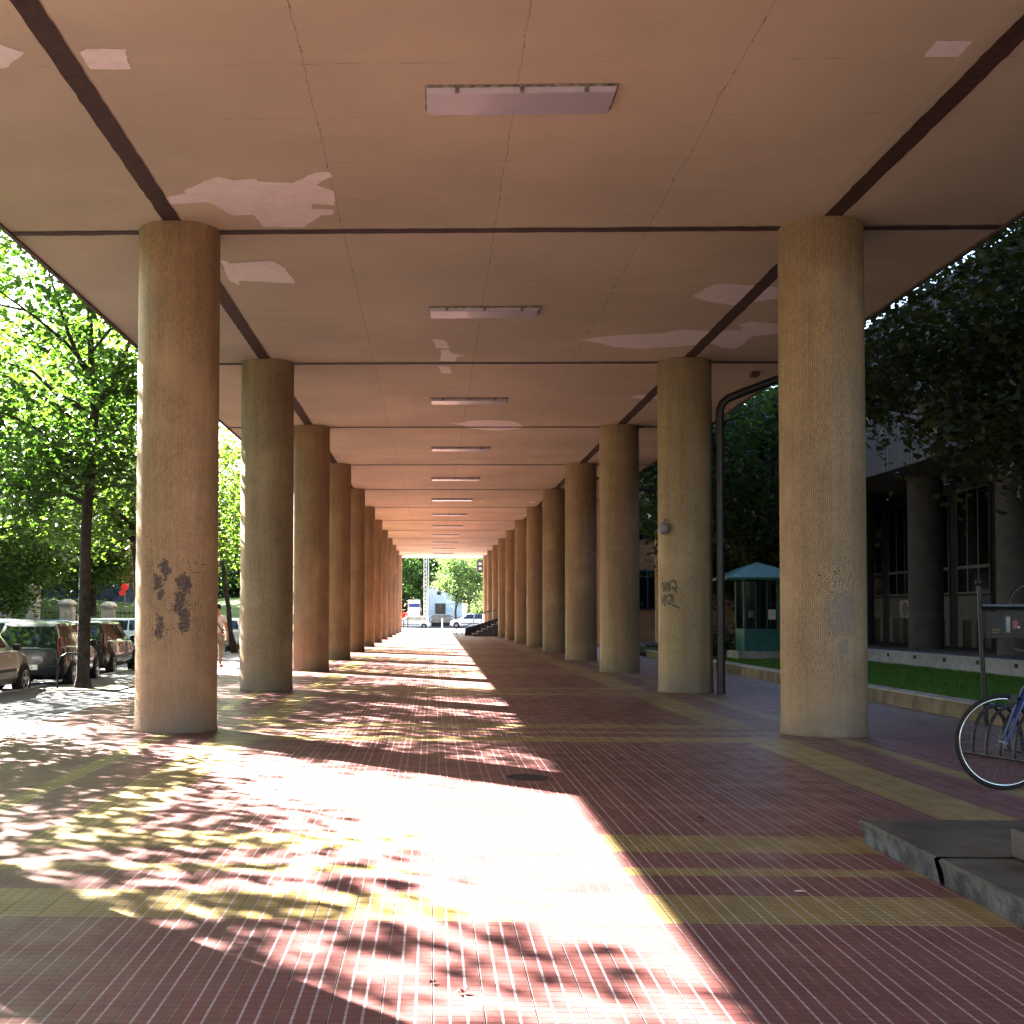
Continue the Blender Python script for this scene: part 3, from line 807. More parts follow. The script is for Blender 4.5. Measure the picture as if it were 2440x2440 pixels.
# notice board on two posts
t = thing('notice_board', 'dark display case with posters on posts beside the bicycle', 'notice board', (7.62, 17.8, g(17.8)))
for px, nm in ((-.02, 0), (1.32, 0)):
    MB().tube([(px+.08,0,0),(px+.03,0,1.0),(px,0,1.95)], .032, 10).build('post', M['black'], t)
    MB().lathe([(0,-.05),(.045,-.03),(.055,0),(.04,.04),(0,.055)], 12, (px,0,2.0), caps=False).build('ball_finial', M['black'], t, smooth=60)
MB().box(.05,1.25,-.05,.05,1.22,1.60).build('display_case', M['board'], t, bevel=.008)
MB().box(.0,1.32,-.07,.07,1.665,1.70).build('top_rail', M['frame'], t, bevel=.005)
MB().tube([(.02,0,1.64),(1.3,0,1.64)], .018, 8).build('rail', M['black'], t)
MB().ring((.66,0,1.70), .26, .022, 'y', 20, 6, arc=(0, math.pi)).build('arch', M['black'], t)
MB().box(.30,.38,-.058,-.052,1.30,1.54).build('poster', M['poster3'], t)
MB().box(.325,.375,-.062,-.0585,1.31,1.52).build('poster', M['poster1'], t)
b = MB(); b.lathe([(.0,-.0),(.032,-.0),(.0,-.002)], 12, (.45,-.054,1.45), axis='y', caps=False); b.add([(.42,-.055,1.36),(.48,-.055,1.36),(.49,-.055,1.46),(.41,-.055,1.46)],[(0,1,2,3)]); b.build('poster', M['poster2'], t)
MB().box(.62,.85,-.058,-.052,1.28,1.54).build('poster', M['pale'], t)
b = MB()
for i in range(5): b.box(.13+.022*i,.146+.022*i,-.055,-.051,1.335,1.352)
for i in range(4): b.box(.14+.022*i,.156+.022*i,-.055,-.051,1.30,1.315)
b.build('lettering', M['gold'], t)
MB().lathe([(0,-.003),(.014,-.002),(.014,0)], 10, (.50,-.052,1.38), axis='y').build('pin_light', M['white'], t)

# bicycle rack (row of arches)
t = thing('bicycle_rack', 'dark steel rack of curved hoops behind the bicycle wheel', 'bicycle rack', (0,0,0))
P0, P1 = Vector((5.84, 14.3, g(14.3)+.03)), Vector((6.45, 12.0, g(12)+.03))
off = Vector((.62, .17, 0))
MB().tube([P0, P1], .02, 8).build('base_bar', M['black'], t)
MB().tube([P0+off, P1+off], .02, 8).build('base_bar', M['black'], t)
for i in range(11):
    q = P0.lerp(P1, (i + .2) / 11)
    pts = []
    for k in range(15):
        a = math.pi * k / 14
        pts.append(q + off * (.5 - .5*math.cos(a)) + Vector((0,0,.52*math.sin(a)**.8)))
    MB().tube(pts, .02, 8).build('hoop', M['black'], t, smooth=60)

# bicycle
bx, by, wr = 5.02, 11.3, .42
t = thing('bicycle', 'blue bicycle with a thin front wheel cut off at the right edge', 'bicycle', (bx, by, g(by)))
def wheel_bike(x, parent):
    o = MB().ring((x,0,wr), wr-.014, .015, 'y', 64, 8).build('wheel', M['rubber'], parent, smooth=60)
    MB().ring((x,0,wr), wr-.040, .011, 'y', 64, 8).build('rim', M['chrome'], o, smooth=60)
    b = MB()
    for i in range(24):
        a = 2*math.pi*i/24
        b.tube([(x+.015*math.cos(a+.6),(-1)**i*.025,wr+.015*math.sin(a+.6)),(x+(wr-.045)*math.cos(a),0,wr+(wr-.045)*math.sin(a))], .0009, 3)
    b.build('spokes', M['steel'], o)
    MB().lathe([(.012,-.05),(.022,-.045),(.014,-.02),(.014,.02),(.022,.045),(.012,.05)], 12, (x,0,wr), axis='y').build('hub', M['steel'], o)
wheel_bike(0, t); wheel_bike(1.18, t)
b = MB()
for s_ in (-.05, .05): b.tube([(0,s_,wr),(.06,s_,wr+.12),(.2,s_*.8,wr+.47),(.22,0,wr+.5)], [.011,.014,.018,.018], 8)
b.build('fork', M['blue'], t, smooth=60)
b = MB(); b.tube([(.22,0,wr+.48),(.27,0,wr+.66)], .024, 10); b.tube([(.26,0,wr+.62),(.78,0,wr+.64)], .02, 8); b.tube([(.23,0,wr+.52),(.68,0,wr-.06)], .022, 8)
b.tube([(.68,0,wr-.06),(.80,0,wr+.68)], .019, 8)
for s_ in (-.05,.05): b.tube([(.79,0,wr+.60),(1.18,s_,wr)], .011, 8); b.tube([(.68,0,wr-.06),(1.18,s_,wr)], .012, 8)
b.build('frame', M['blue'], t, smooth=60)
MB().tube([(.27,0,wr+.64),(.29,0,wr+.78),(.2,0,wr+.8)], .015, 8).build('stem', M['black'], t)
MB().tube([(.34,-.28,wr+.78),(.2,-.2,wr+.81),(.19,0,wr+.8),(.2,.2,wr+.81),(.34,.28,wr+.78)], .013, 8).build('handlebar', M['black'], t, smooth=60)
MB().tube([(.80,0,wr+.66),(.82,0,wr+.8)], .013, 8).build('seat_post', M['steel'], t)
MB().tube([(.66,0,wr+.84),(.78,0,wr+.84),(.94,0,wr+.86)], [.02,.05,.085], 10).build('saddle', M['black'], t, smooth=60)
MB().lathe([(.0,-.06),(.09,-.058),(.09,-.052),(.0,-.05)], 20, (.68,0,wr-.06), axis='y', caps=False).build('chainring', M['steel'], t)
MB().box(.05,.12,-.03,.0,wr+.34,wr+.42).build('brake', M['black'], t, bevel=.005)

# ------------------------------------------------------------------ trees
def leaf_verts(C, size, rs, flat=.45):
    n = len(C)
    a = rs.uniform(0, 2*np.pi, n)
    nz = np.abs(rs.normal(0, 1, n)) + flat; nx = rs.normal(0, .8, n); ny = rs.normal(0, .8, n)
    Nn = np.stack([nx, ny, nz], 1); Nn /= np.linalg.norm(Nn, axis=1)[:, None]
    T = np.stack([np.cos(a), np.sin(a), rs.normal(0, .3, n)], 1)
    T -= Nn * (T * Nn).sum(1)[:, None]; T /= np.linalg.norm(T, axis=1)[:, None]
    B = np.cross(Nn, T); s = size * rs.uniform(.65, 1.25, n)
    # lobed leaf outline
    out = np.array([(-.5, 0), (-.28, -.42), (.02, -.22), (.22, -.38), (.30, -.12), (.62, 0), (.30, .12), (.22, .38), (.02, .22), (-.28, .42)])
    V = np.empty((n, len(out), 3))
    for i, (u, v) in enumerate(out):
        V[:, i] = C + T * (u * s)[:, None] + B * (v * s)[:, None] - Nn * (abs(v) * .35 * s)[:, None]
    return V.reshape(-1, 3), len(out)

def grow_tree(seed, height=10.5, base=3.0, rad=4.0, tr=.14, nclus=120, per=110, lsize=.16, trunk=None, cx=0.0, xmax=None, xmin=None,
              spread=.55, leafm=None, barkm=None, cy=0.0, flare=1.5, extra_limbs=(), zsq=1.0, lowhang=.0):
    rs = np.random.RandomState(seed); rnd = random.Random(seed)
    wood = MB()
    if trunk is None:
        trunk = []
        x = y = 0
        for i in range(9):
            zz = height * .86 * i / 8
            trunk.append((x, y, zz)); x += rnd.uniform(-.12, .14) + cx * .06; y += rnd.uniform(-.12, .12)
    T = [Vector(p) for p in trunk]; L = T[-1].z
    rads = [tr * (flare if p.z < .05 else 1.0) * (1 - .86 * (p.z / L) ** 1.1) + .012 for p in T]
    wood.tube(T, rads, 12)
    def at(zv):
        for a, b_ in zip(T[:-1], T[1:]):
            if a.z <= zv <= b_.z: return a.lerp(b_, (zv - a.z) / max(1e-6, b_.z - a.z))
        return T[-1].copy()
    def rad_at(zv): return tr * (1 - .86 * (zv / L) ** 1.1) + .012
    zc = (base + height) / 2; hz = (height - base) / 2
    clusters = []
    nl = 15
    for i in range(nl):
        zv = max(base*.95, 1.8) + (L - base) * .92 * (i / (nl - 1)) ** .9
        zv = min(zv, L - .2)
        p = at(zv); a = i * 2.4 + rnd.uniform(-.5, .5)
        rel = (zv - zc) / hz
        reach = rad * math.sqrt(max(.12, 1 - (rel*.85) ** 2)) * rnd.uniform(.7, 1.05)
        d = Vector((math.cos(a), math.sin(a), 0)); tgt = p + d * reach + Vector((cx, cy, rnd.uniform(.4, 1.6)))
        if xmax is not None and tgt.x > xmax: tgt.x = xmax - rnd.uniform(0, .5)
        mid = p.lerp(tgt, .5) + Vector((rnd.uniform(-.3,.3), rnd.uniform(-.3,.3), rnd.uniform(.1,.6)))
        r0 = rad_at(zv) * .55
        wood.tube([p, p.lerp(mid, .5) + Vector((0,0,.1)), mid, mid.lerp(tgt, .55), tgt], [r0, r0*.8, r0*.6, r0*.4, .01], 7)
        for k in range(5):
            s_ = p.lerp(mid, .6).lerp(tgt, k / 5.5)
            e_ = s_ + Vector((rnd.uniform(-1,1), rnd.uniform(-1,1), rnd.uniform(-.35,.8))) * (reach * .30)
            if xmax is not None and e_.x > xmax: e_.x = xmax - .2
            wood.tube([s_, s_.lerp(e_, .5) + Vector((0,0,.08)), e_], [r0*.3, r0*.2, .006], 5)
            clusters.append(e_); 
        clusters.append(tgt)
    for pts, rr_ in extra_limbs:
        wood.tube(pts, [rr_ * (1 - .75*i/(len(pts)-1)) for i in range(len(pts))], 8)
        for q in pts[1:]: clusters.append(Vector(q))
    cl = []
    while len(cl) < nclus:
        u = rs.normal(0, 1, 3); u /= np.linalg.norm(u); r_ = rs.uniform(.35, 1) ** .5
        c = np.array([cx + u[0]*r_*rad, cy + u[1]*r_*rad, zc + u[2]*r_*hz - lowhang*rs.uniform(0, 1)])
        if len(clusters) and rs.uniform() < .5:
            q = clusters[rs.randint(len(clusters))]; c = np.array(q) + rs.normal(0, .35, 3)
        if xmax is not None and c[0] > xmax: continue
        cl.append(c)
    C = []
    for c in cl:
        k = int(per * rs.uniform(.5, 1.4)); q = rs.normal(0, 1, (k, 3)) * np.array([spread, spread, spread*.55]) * rs.uniform(.6, 1.2)
        C.append(c + q)
    C = np.concatenate(C)
    if xmax is not None: C = C[C[:, 0] < xmax + .25]
    if xmin is not None: C = C[C[:, 0] > xmin]
    V, kk = leaf_verts(C, lsize, rs)
    return wood, np_mesh('crown', V, kk, leafm or M['leafA'])

def plant_tree(name, wood_me, crown_me, loc, label, cat='tree', group=None, rz=0, s=1.0, crown_name='crown'):
    t = thing(name, label, cat, loc, rz, group); t.scale = (s, s, s)
    o = bpy.data.objects.new('trunk', wood_me); col.objects.link(o); o.parent = t
    o = bpy.data.objects.new(crown_name, crown_me); col.objects.link(o); o.parent = t
    return t
def wood_mesh(mb, m):
    o = mb.build('trunk', m, smooth=60); me = o.data; bpy.data.objects.remove(o); return me

# street trees: clipped on the building side
TA = [(0,0,0),(.0,0,.25),(.02,0,1.6),(.03,0,3.2),(.07,0,3.9),(.17,0,4.9),(.19,0,5.8),(.08,.1,6.8),(.0,.2,8.0),(-.1,.1,9.2),(-.1,0,10.2)]
EXA = (([(.18,0,5.6),(-.25,.1,5.95),(-.65,.2,6.15),(-1.2,.3,6.65),(-2.2,.3,7.0)], .075),
       ([(.19,0,5.9),(.6,.1,6.45),(.85,.1,7.15),(1.0,.2,8.2)], .07),
       ([(.1,0,6.3),(-.3,-.4,7.4),(-.6,-.8,8.6)], .06))
wA, cA = grow_tree(11, 10.8, 3.4, 3.7, .135, 150, 100, .17, trunk=TA, cx=-1.3, xmax=1.35, extra_limbs=EXA, leafm=M['leafA'])
wA = wood_mesh(wA, M['bark'])
wB, cB = grow_tree(23, 10.5, 3.2, 3.6, .15, 140, 95, .17, cx=-1.3, xmax=1.3, leafm=M['leafB'],
                   trunk=[(.0,0,0),(0,0,.25),(0,0,1.6),(-.12,0,3.2),(-.25,0,4.0),(-.15,.1,5.5),(.1,.1,7.2),(0,0,9.6)])
wB = wood_mesh(wB, M['bark'])
wS, cS = grow_tree(31, 8.0, 3.6, 2.6, .10, 60, 70, .17, cx=-.8, xmax=1.3, leafm=M['leafB'])
wS = wood_mesh(wS, M['bark'])
wL, cL = grow_tree(37, 6.3, 2.0, 3.4, .11, 150, 95, .16, leafm=M['leafA'], cx=-.3, xmax=2.2)
wL = wood_mesh(wL, M['bark'])
GT = 'street trees along the kerb'
for (x, y, wm, cm, lab) in [
    (-7.22, 25.8, wA, cA, 'dark trunked tree with forked limbs in front of the black parked cars'),
    (-8.1, 34.6, wB, cB, 'leafy street tree half hidden behind the scarred column'),
    (-7.6, 43.0, wS, cS, 'street tree behind the scarred column, second beyond the forked one'),
    (-8.0, 50.6, wS, cS, 'slim street tree seen in the gap between the two nearest left columns'),
    (-7.5, 60.5, wS, cS, 'farther street tree past the walking person'),
        (-8.4, 11.7, wB, cB, 'nearest street tree, its crown above the left edge of the view'),
    (-12.6, 20.5, wS, cS, 'parking lot tree outside the left edge, nearest of the lot trees'),
    (-12.8, 29.0, wS, cS, 'parking lot tree whose crown hangs in at the left edge'),
    (-13.2, 37.0, wS, cS, 'parking lot tree at the left edge behind the blue hatchback'),
    (-8.5, 15.9, wL, cL, 'low broad street tree just outside the left edge of the view')]:
    plant_tree('street_tree', wm, cm, (x, y, g(y) - .04), lab, group=GT, s={wS.name: 1.05, wL.name: .88}.get(wm.name, 1.15 if y < 13 else 1.0))
# park trees behind the cars
wP, cP = grow_tree(41, 11.5, 2.4, 5.0, .22, 190, 110, .24, leafm=M['leafB'], spread=.8); wP = wood_mesh(wP, M['bark'])
wQ, cQ = grow_tree(47, 12.5, 2.0, 5.5, .24, 190, 115, .26, leafm=M['leafA'], spread=.9); wQ = wood_mesh(wQ, M['bark'])
GP = 'park trees beyond the parked cars'
park = [(-17.6, 50, 0, .7, 'fork trunked young tree rising behind the parked cars'), (-25, 60, 1, 1.3, None), (-18, 66, 0, .85, None), (-13.0, 62, 0, .42, 'small sapling with yellowish leaves beside the red sign'),
        (-32, 70, 1, 1.5, None), (-27, 78, 0, 1.4, None), (-16.5, 80, 1, .8, None), (-38, 88, 1, 1.3, None), (-30, 95, 0, 1.3, None), (-22, 100, 1, 1.0, None), (-15.5, 98, 0, .85, None),
        (-45, 110, 1, 1.6, None), (-34, 118, 0, 1.6, None), (-25, 122, 1, 1.2, None), (-16, 118, 0, .85, None)]
names = ['broad tree', 'tall tree', 'dense tree', 'loose crowned tree', 'wide tree', 'dark tree', 'rounded tree', 'high tree', 'spreading tree', 'bushy tree', 'thick tree', 'big tree', 'pale green tree']
pi_ = 0
for i, (x, y, kd, s, lab) in enumerate(park):
    if lab is None:
        side = 'left edge of the view' if x / y < -.36 else ('trunk of the forked street tree' if x / y < -.25 else 'nearest column')
        depth = 'past the stone posts' if y < 72 else ('in mid park' if y < 97 else 'at the back of the park')
        lab = '%s %s, by the %s' % (names[pi_ % len(names)], depth, side); pi_ += 1
    wm, cm = (wP, cP) if kd == 0 else (wQ, cQ)
    if i == 3:
        cm = cP.copy(); cm.materials.clear(); cm.materials.append(M['leafY'])
    plant_tree('park_tree', wm, cm, (x, y, g(y) + (.0 if y < 55 else .8)), lab, group=GP, rz=i * 1.3, s=s)

# right side trees
wR, cRm = grow_tree(61, 11.5, 4.3, 5.2, .24, 270, 120, .17, leafm=M['leafC'], cx=-.1, xmin=-4.45, spread=.7, lowhang=.5,
                    extra_limbs=(([(0,0,4.6),(-1.5,.2,5.2),(-3.2,.5,5.35),(-4.4,.6,5.6)], .09), ([(0,0,4.4),(-1.2,-1.0,4.9),(-2.6,-1.6,4.7),(-3.6,-2.2,4.3)], .07)))
wR = wood_mesh(wR, M['darkbark'])
plant_tree('shade_tree', wR, cRm, (12.2, 24.0, .2), 'olive leaved tree reaching its branches in from the right edge', group='trees on the lawn side')
wR2, cR2 = grow_tree(67, 10.8, 3.2, 4.6, .42, 150, 95, .20, leafm=M['leafA'], spread=.75, cx=-.4, trunk=[(0,0,0),(-.05,0,1.6),(-.1,0,2.8),(-.7,0,4.2),(-1.3,0,5.6),(-1.8,0,7.2),(-2.0,0,9.5)],
                     extra_limbs=(([(-.1,0,2.6),(.1,0,4.0),(.35,0,5.6),(.5,.2,7.5)], .18),))
wR2 = wood_mesh(wR2, M['darkbark'])
plant_tree('shade_tree', wR2, cR2, (12.3, 47.5, .1), 'thick forked tree behind the green kiosk', group='trees on the lawn side')
plant_tree('shade_tree', wP, cQ, (13.2, 53.0, 0), 'dense tree between the lawn side columns and the ochre wing', group='trees on the lawn side', rz=2, s=.8)
# low shrub at the kiosk foot
rs = np.random.RandomState(5); C = rs.normal(0, 1, (2600, 3)) * np.array([.45, .5, .28]) + np.array([0, 0, .35]); C = C[C[:,2] > .02]
V, kk = leaf_verts(C, .10, rs); o = bpy.data.objects.new('shrub', np_mesh('shrub', V, kk, M['leafC'])); col.objects.link(o); o.location = (9.0, 40.5, .08)
tag(o, 'low dark shrub on the lawn left of the kiosk base', 'shrub')

# ------------------------------------------------------------------ cars
def make_car(body_m, kind='hatch', L=4.0, W=1.7, Ht=1.47, plate=None):
    t = empty('parked_car', (0, 0, 0)); hw = W / 2
    # forward is +y
    hatch = kind != 'estate'
    # lower body stations: (y, halfwidth, belt z, top z)
    yr, yf = -L/2, L/2
    st = [(yr, .80*hw, .86, .88), (yr+.12, .92*hw, .92, .95), (yr+.45, .985*hw, .95, .98), (yr+1.2, hw, .93, .96), (0, hw, .91, .94),
          (yf-1.15, hw, .89, .93), (yf-.95, .99*hw, .86, .93), (yf-.45, .96*hw, .76, .84), (yf-.15, .88*hw, .66, .72), (yf, .74*hw, .52, .58)]
    b = MB(); secs = []
    for i, (y, h_, bz, tz) in enumerate(st):
        zb = .24 if 0 < i < len(st)-1 else .34
        secs.append([(-.9*h_, y, zb), (-h_, y, zb+.14), (-h_*1.0, y, (zb+bz)/2+.06), (-h_*.965, y, bz), (-h_*.86, y, tz), (0, y, tz+.025),
                     (h_*.86, y, tz), (h_*.965, y, bz), (h_*1.0, y, (zb+bz)/2+.06), (h_, y, zb+.14), (.9*h_, y, zb)])
    n = 11; vs = [v for s_ in secs for v in s_]; fs = []
    for i in range(len(secs)-1):
        for k in range(n): fs.append((i*n+k, i*n+(k+1)%n, (i+1)*n+(k+1)%n, (i+1)*n+k))
    fs += [tuple(range(n)), tuple((len(secs)-1)*n+k for k in range(n))]
    b.add(vs, fs); body = b.build('body', body_m, t, smooth=35, bevel=.02)
    # cabin
    yb_, yt_ = yr+.06, yr+(.42 if hatch else .30); wb, wt = yf-.98, yf-1.72
    hb, ht = .90*hw, .70*hw; zb0 = .93
    ymid = (yt_ + wt)/2
    cab = [[(-hb*.93, yb_, zb0),(-hb, yb_+.25, zb0),(-hb, wb-.35, zb0),(-hb*.9, wb, zb0),(hb*.9, wb, zb0),(hb, wb-.35, zb0),(hb, yb_+.25, zb0),(hb*.93, yb_, zb0)],
           [(-ht*.92, yt_, Ht-.07),(-ht, yt_+.15, Ht-.05),(-ht, wt-.15, Ht-.05),(-ht*.9, wt, Ht-.08),(ht*.9, wt, Ht-.08),(ht, wt-.15, Ht-.05),(ht, yt_+.15, Ht-.05),(ht*.92, yt_, Ht-.07)],
           [(-ht*.7, yt_+.2, Ht-.01),(-ht*.75, ymid, Ht),(-ht*.75, ymid+.01, Ht),(-ht*.7, wt-.25, Ht-.01),(ht*.7, wt-.25, Ht-.01),(ht*.75, ymid+.01, Ht),(ht*.75, ymid, Ht),(ht*.7, yt_+.2, Ht-.01)]]
    vs = [v for s_ in cab for v in s_]; fs = []
    for i in range(2):
        for k in range(8): fs.append((i*8+k, i*8+(k+1)%8, (i+1)*8+(k+1)%8, (i+1)*8+k))
    fs += [tuple(range(16, 24))]
    b = MB(); b.add(vs, fs); b.build('roof', body_m, t, smooth=50)
    def pane(A, B, C, D, name, i0=.06, i1=.06, j0=.1, j1=.1, off=.007):
        A, B, C, D = map(Vector, (A, B, C, D))      # A-B bottom, D-C top
        def q(u, v): return A.lerp(B, u).lerp(D.lerp(C, u), v)
        nrm = (B - A).cross(D - A).normalized(); cen = (A+B+C+D)/4
        if nrm.dot(cen - Vector((0, 0, .9))) < 0: nrm = -nrm
        if abs(nrm.y) > .4 and (nrm.y * cen.y) < 0: nrm = -nrm
        if abs(nrm.x) > .5 and nrm.x * cen.x < 0: nrm = -nrm
        vs_ = [q(u, v) + nrm*off for u, v in ((i0, j0), (1-i1, j0), (1-i1, 1-j1), (i0, 1-j1))]
        MB().add(vs_, [(0,1,2,3)]).build(name, M['glass'], t)
    lo, hi = cab[0], cab[1]
    pane(lo[7], lo[0], hi[0], hi[7], 'rear_window', .05, .05, .12, .1)
    pane(lo[3], lo[4], hi[4], hi[3], 'windscreen', .04, .04, .04, .07)
    for s_ in (0, 1):
        a0, a1 = (lo[1], lo[2]) if s_ == 0 else (lo[6], lo[5]); c0, c1 = (hi[1], hi[2]) if s_ == 0 else (hi[6], hi[5])
        A0, A1, C0, C1 = map(Vector, (a0, a1, c0, c1))
        pane(A0, A0.lerp(A1,.20), C0.lerp(C1,.20), C0, 'side_window', .2, .06)
        pane(A0.lerp(A1,.20), A0.lerp(A1,.58), C0.lerp(C1,.58), C0.lerp(C1,.20), 'side_window', .04, .04)
        pane(A0.lerp(A1,.58), A1, C1, C0.lerp(C1,.58), 'side_window', .04, .05)
    for yy in (yf-.72, yr+.72):
        for s_ in (-1, 1):
            xo = s_*(hw-.09)
            ar = MB(); seg = [(math.cos(math.pi*k/14)*.345, math.sin(math.pi*k/14)*.345) for k in range(15)]
            ar.add([(s_*(hw+.004), yy+u, .30+v) for u, v in seg] + [(s_*(hw+.004), yy-.345, .22), (s_*(hw+.004), yy+.345, .22)], [tuple(range(17))])
            ar.build('wheel_arch', M['ink'], t)
            wl = MB().lathe([(.19,-.09),(.29,-.1),(.31,-.06),(.31,.06),(.29,.1),(.19,.09)], 28, (0,0,0), axis='x').build('wheel', M['rubber'], t, loc=(xo+s_*.02, yy, .31), smooth=60)
            rb = MB(); rb.lathe([(.195,0),(.2,.012),(.18,.016),(.175,.0)], 28, (s_*.092,0,0), axis='x', caps=False)
            for k in range(5):
                a = 2*math.pi*k/5+.3; ca, sa = math.cos(a), math.sin(a)
                rb.add([(s_*.104, ca*.03-sa*.035, sa*.03+ca*.035),(s_*.104, ca*.03+sa*.035, sa*.03-ca*.035),(s_*.098, ca*.185+sa*.022, sa*.185-ca*.022),(s_*.098, ca*.185-sa*.022, sa*.185+ca*.022)], [(0,1,2,3)])
            rb.lathe([(.055,0),(.05,.012),(.0,.014)], 12, (s_*.098,0,0), axis='x', caps=False)
            rb.build('rim', M['alloy'], wl)
    for s_ in (-1, 1):
        MB().box(s_*hw*.83-.045, s_*hw*.83+.045, yr-.012+.04, yr+.12, .72, 1.16).build('tail_light', M['tail'], t, bevel=.02)
        MB().box(s_*hw*.64-.13, s_*hw*.64+.13, yf-.24, yf-.06, .56, .70).build('headlight', M['headl'], t, bevel=.03)
        MB().box(s_*(hw+.05)-.09, s_*(hw+.05)+.06, wb-.35, wb-.22, .92, 1.05).build('mirror', M['black'], t, bevel=.03)
        MB().box(s_*(hw+.006)-.008, s_*(hw+.006)+.008, yr+1.25, yf-1.2, .50, .56).build('side_moulding', M['black'], t)
        for yy in (yr+1.55, .25):
            MB().box(s_*(hw+.0)-.012, s_*(hw+.0)+.012, yy, yy+.16, .80, .83).build('door_handle', body_m, t)
    MB().box(-.86*hw, .86*hw, yr-.03, yr+.1, .32, .56).build('bumper', body_m, t, bevel=.03)
    MB().box(-.80*hw, .80*hw, yf-.1, yf+.03, .30, .50).build('bumper', body_m, t, bevel=.03)
    pl = MB().box(-.26,.26,yr-.042,yr-.031,.60-.14,.60-.03).build('number_plate', M['plate'], t)
    if plate:
        cu = bpy.data.curves.new('plate_text', 'FONT'); cu.body = plate; cu.size = .115; cu.align_x = 'CENTER'; cu.align_y = 'CENTER'
        to = bpy.data.objects.new('tmp', cu); col.objects.link(to)
        dg = bpy.context.evaluated_depsgraph_get(); me = bpy.data.meshes.new_from_object(to.evaluated_get(dg))
        bpy.data.objects.remove(to); me.materials.clear(); me.materials.append(M['ink'])
        lt = bpy.data.objects.new('plate_lettering', me); col.objects.link(lt); lt.parent = pl
        lt.location = (0, yr-.045, .515); lt.rotation_euler = (R(90), 0, 0)
    MB().tube([(0, yr+.75, Ht-.02), (0, yr+.68, Ht+.2)], .006, 5).build('antenna', M['black'], t)
    return t
P = {'silver': paint('silver_gold_paint', (.40, .375, .33), .5), 'navy': paint('dark_blue_paint', (.004, .006, .012), .0), 'brown': paint('dark_brown_paint', (.035, .022, .016), .3),
     'blue': paint('pale_blue_paint', (.30, .42, .56), .4), 'white': paint('white_car_paint', (.72, .74, .76), .0), 'grey': paint('grey_car_paint', (.22, .23, .25), .4), 'red': paint('pink_red_paint', (.45, .10, .10), .1)}
def place_car(proto, x, y, rz, label, group, first):
    o = proto if first else copy_tree(proto)
    o.location = (x, y, g(y) - .13); o.rotation_euler = (0, 0, rz); tag(o, label, 'car', group); return o
G1, G2 = 'cars parked along the kerb', 'cars in the parking lot'
cs = make_car(P['silver'], L=3.9, Ht=1.48)
cn = make_car(P['navy'], L=3.95, Ht=1.50, plate='FA·YG')
cb = make_car(P['brown'], L=4.5, Ht=1.48)
cblu = make_car(P['blue'], L=4.1, Ht=1.44)
cw = make_car(P['white'], 'estate', L=4.5, Ht=1.5)
cg = make_car(P['grey'], L=4.1, Ht=1.5)
cr = make_car(P['red'], L=4.1, Ht=1.46)
place_car(cs, -9.24, 24.35, -.03, 'silver beige hatchback cut off by the left edge', G1, True)
place_car(cn, -8.88, 28.85, .06, 'black hatchback with white plate, rear towards the camera', G1, True)
place_car(cb, -9.5, 35.1, .05, 'dark brown hatchback between the tree trunk and the scarred column', G1, True)
place_car(cg, -9.5, 48.0, 0, 'dark grey car at the kerb, seen between the nearest left columns', G1, True)
place_car(cs, -9.6, 53.5, 0, 'silver car at the kerb behind the walking person', G1, False)
place_car(cw, -9.5, 59.5, 0, 'white estate at the kerb beyond the silver one', G1, True)
lot = [(cblu, -14.2, 31.5, 1.45, 'pale blue hatchback sideways behind the silver beige car', True), (cw, -13.8, 35.6, 1.62, 'white estate in the second row behind the black hatchback', False),
       (cblu, -13.6, 43.5, 3.0, 'light blue hatchback facing the camera behind the brown car', False), (cr, -17.0, 42.0, 1.5, 'pinkish red car in the back row left of the tree trunk', True),
       (cg, -14.4, 39.4, 1.5, 'grey hatchback sideways between the white estate and the light blue car', False), (cw, -19.8, 46.5, 1.6, 'white car in the back row below the stone posts', False),
       (cs, -18.6, 35.5, 1.6, 'silver car in the back row at the left edge', False), (cblu, -15.6, 48.5, 1.5, 'pale blue car in the back row right of the tree trunk', False),
       (cg, -20.2, 40.6, 1.55, 'grey car in the farthest row near the left edge', False), (cw, -14.2, 53.5, 1.55, 'white car farthest back, near the scarred column', False)]
for pr, x, y, rz, lab, fst in lot: place_car(pr, x, y, rz, lab, G2, fst)

# low tree guard hoop beside the main tree
t = thing('tree_guard', 'low black metal hoop standing beside the nearest tree trunk', 'tree guard', (-7.22, 25.45, g(25.4)-.012))
MB().tube([(-.42,0,0),(-.42,0,.5),(-.36,0,.66),(-.22,0,.74),(.0,0,.72),(.16,0,.62),(.22,0,.45),(.22,0,0)], .02, 8).build('hoop', M['black'], t, smooth=60)
tag(MB().box(-7.9,-6.3,25.0,26.7,g(26)-.014,g(26)+.012).build('tree_pit', M['ground']), 'bare earth square around the nearest tree trunk', 'tree pit')

# park edge: stone posts, fence, mound, blue boarding
t = thing('park_fence', 'black iron railing between stone posts at the park edge', 'fence', (0, 56, 0))
b = MB()
for i in range(120):
    x = -34 + i * .2
    b.tube([(x,0,.2),(x,0,1.55)], .014, 4)
b.tube([(-34,0,1.4),(-10,0,1.4)], .02, 4); b.tube([(-34,0,.5),(-10,0,.5)], .02, 4)
b.build('railing', M['black'], t)
MB().box(-34,-10,.1,.4,-.3,.75).build('plinth', M['stone'], t, bevel=.02)
def post(x, h, wd, lab, m='stone'):
    t = thing('stone_post', lab, 'stone post', (x, 55.7, -.2), 0, 'stone posts along the park fence')
    MB().box(-wd/2,wd/2,-.25,.25,0,h).build('shaft', M[m], t, bevel=.02)
    b = MB(); b.lathe([(wd*.72,h),(wd*.74,h+.08),(wd*.5,h+.2),(wd*.2,h+.26)], 12); b.build('cap', M[m], t)
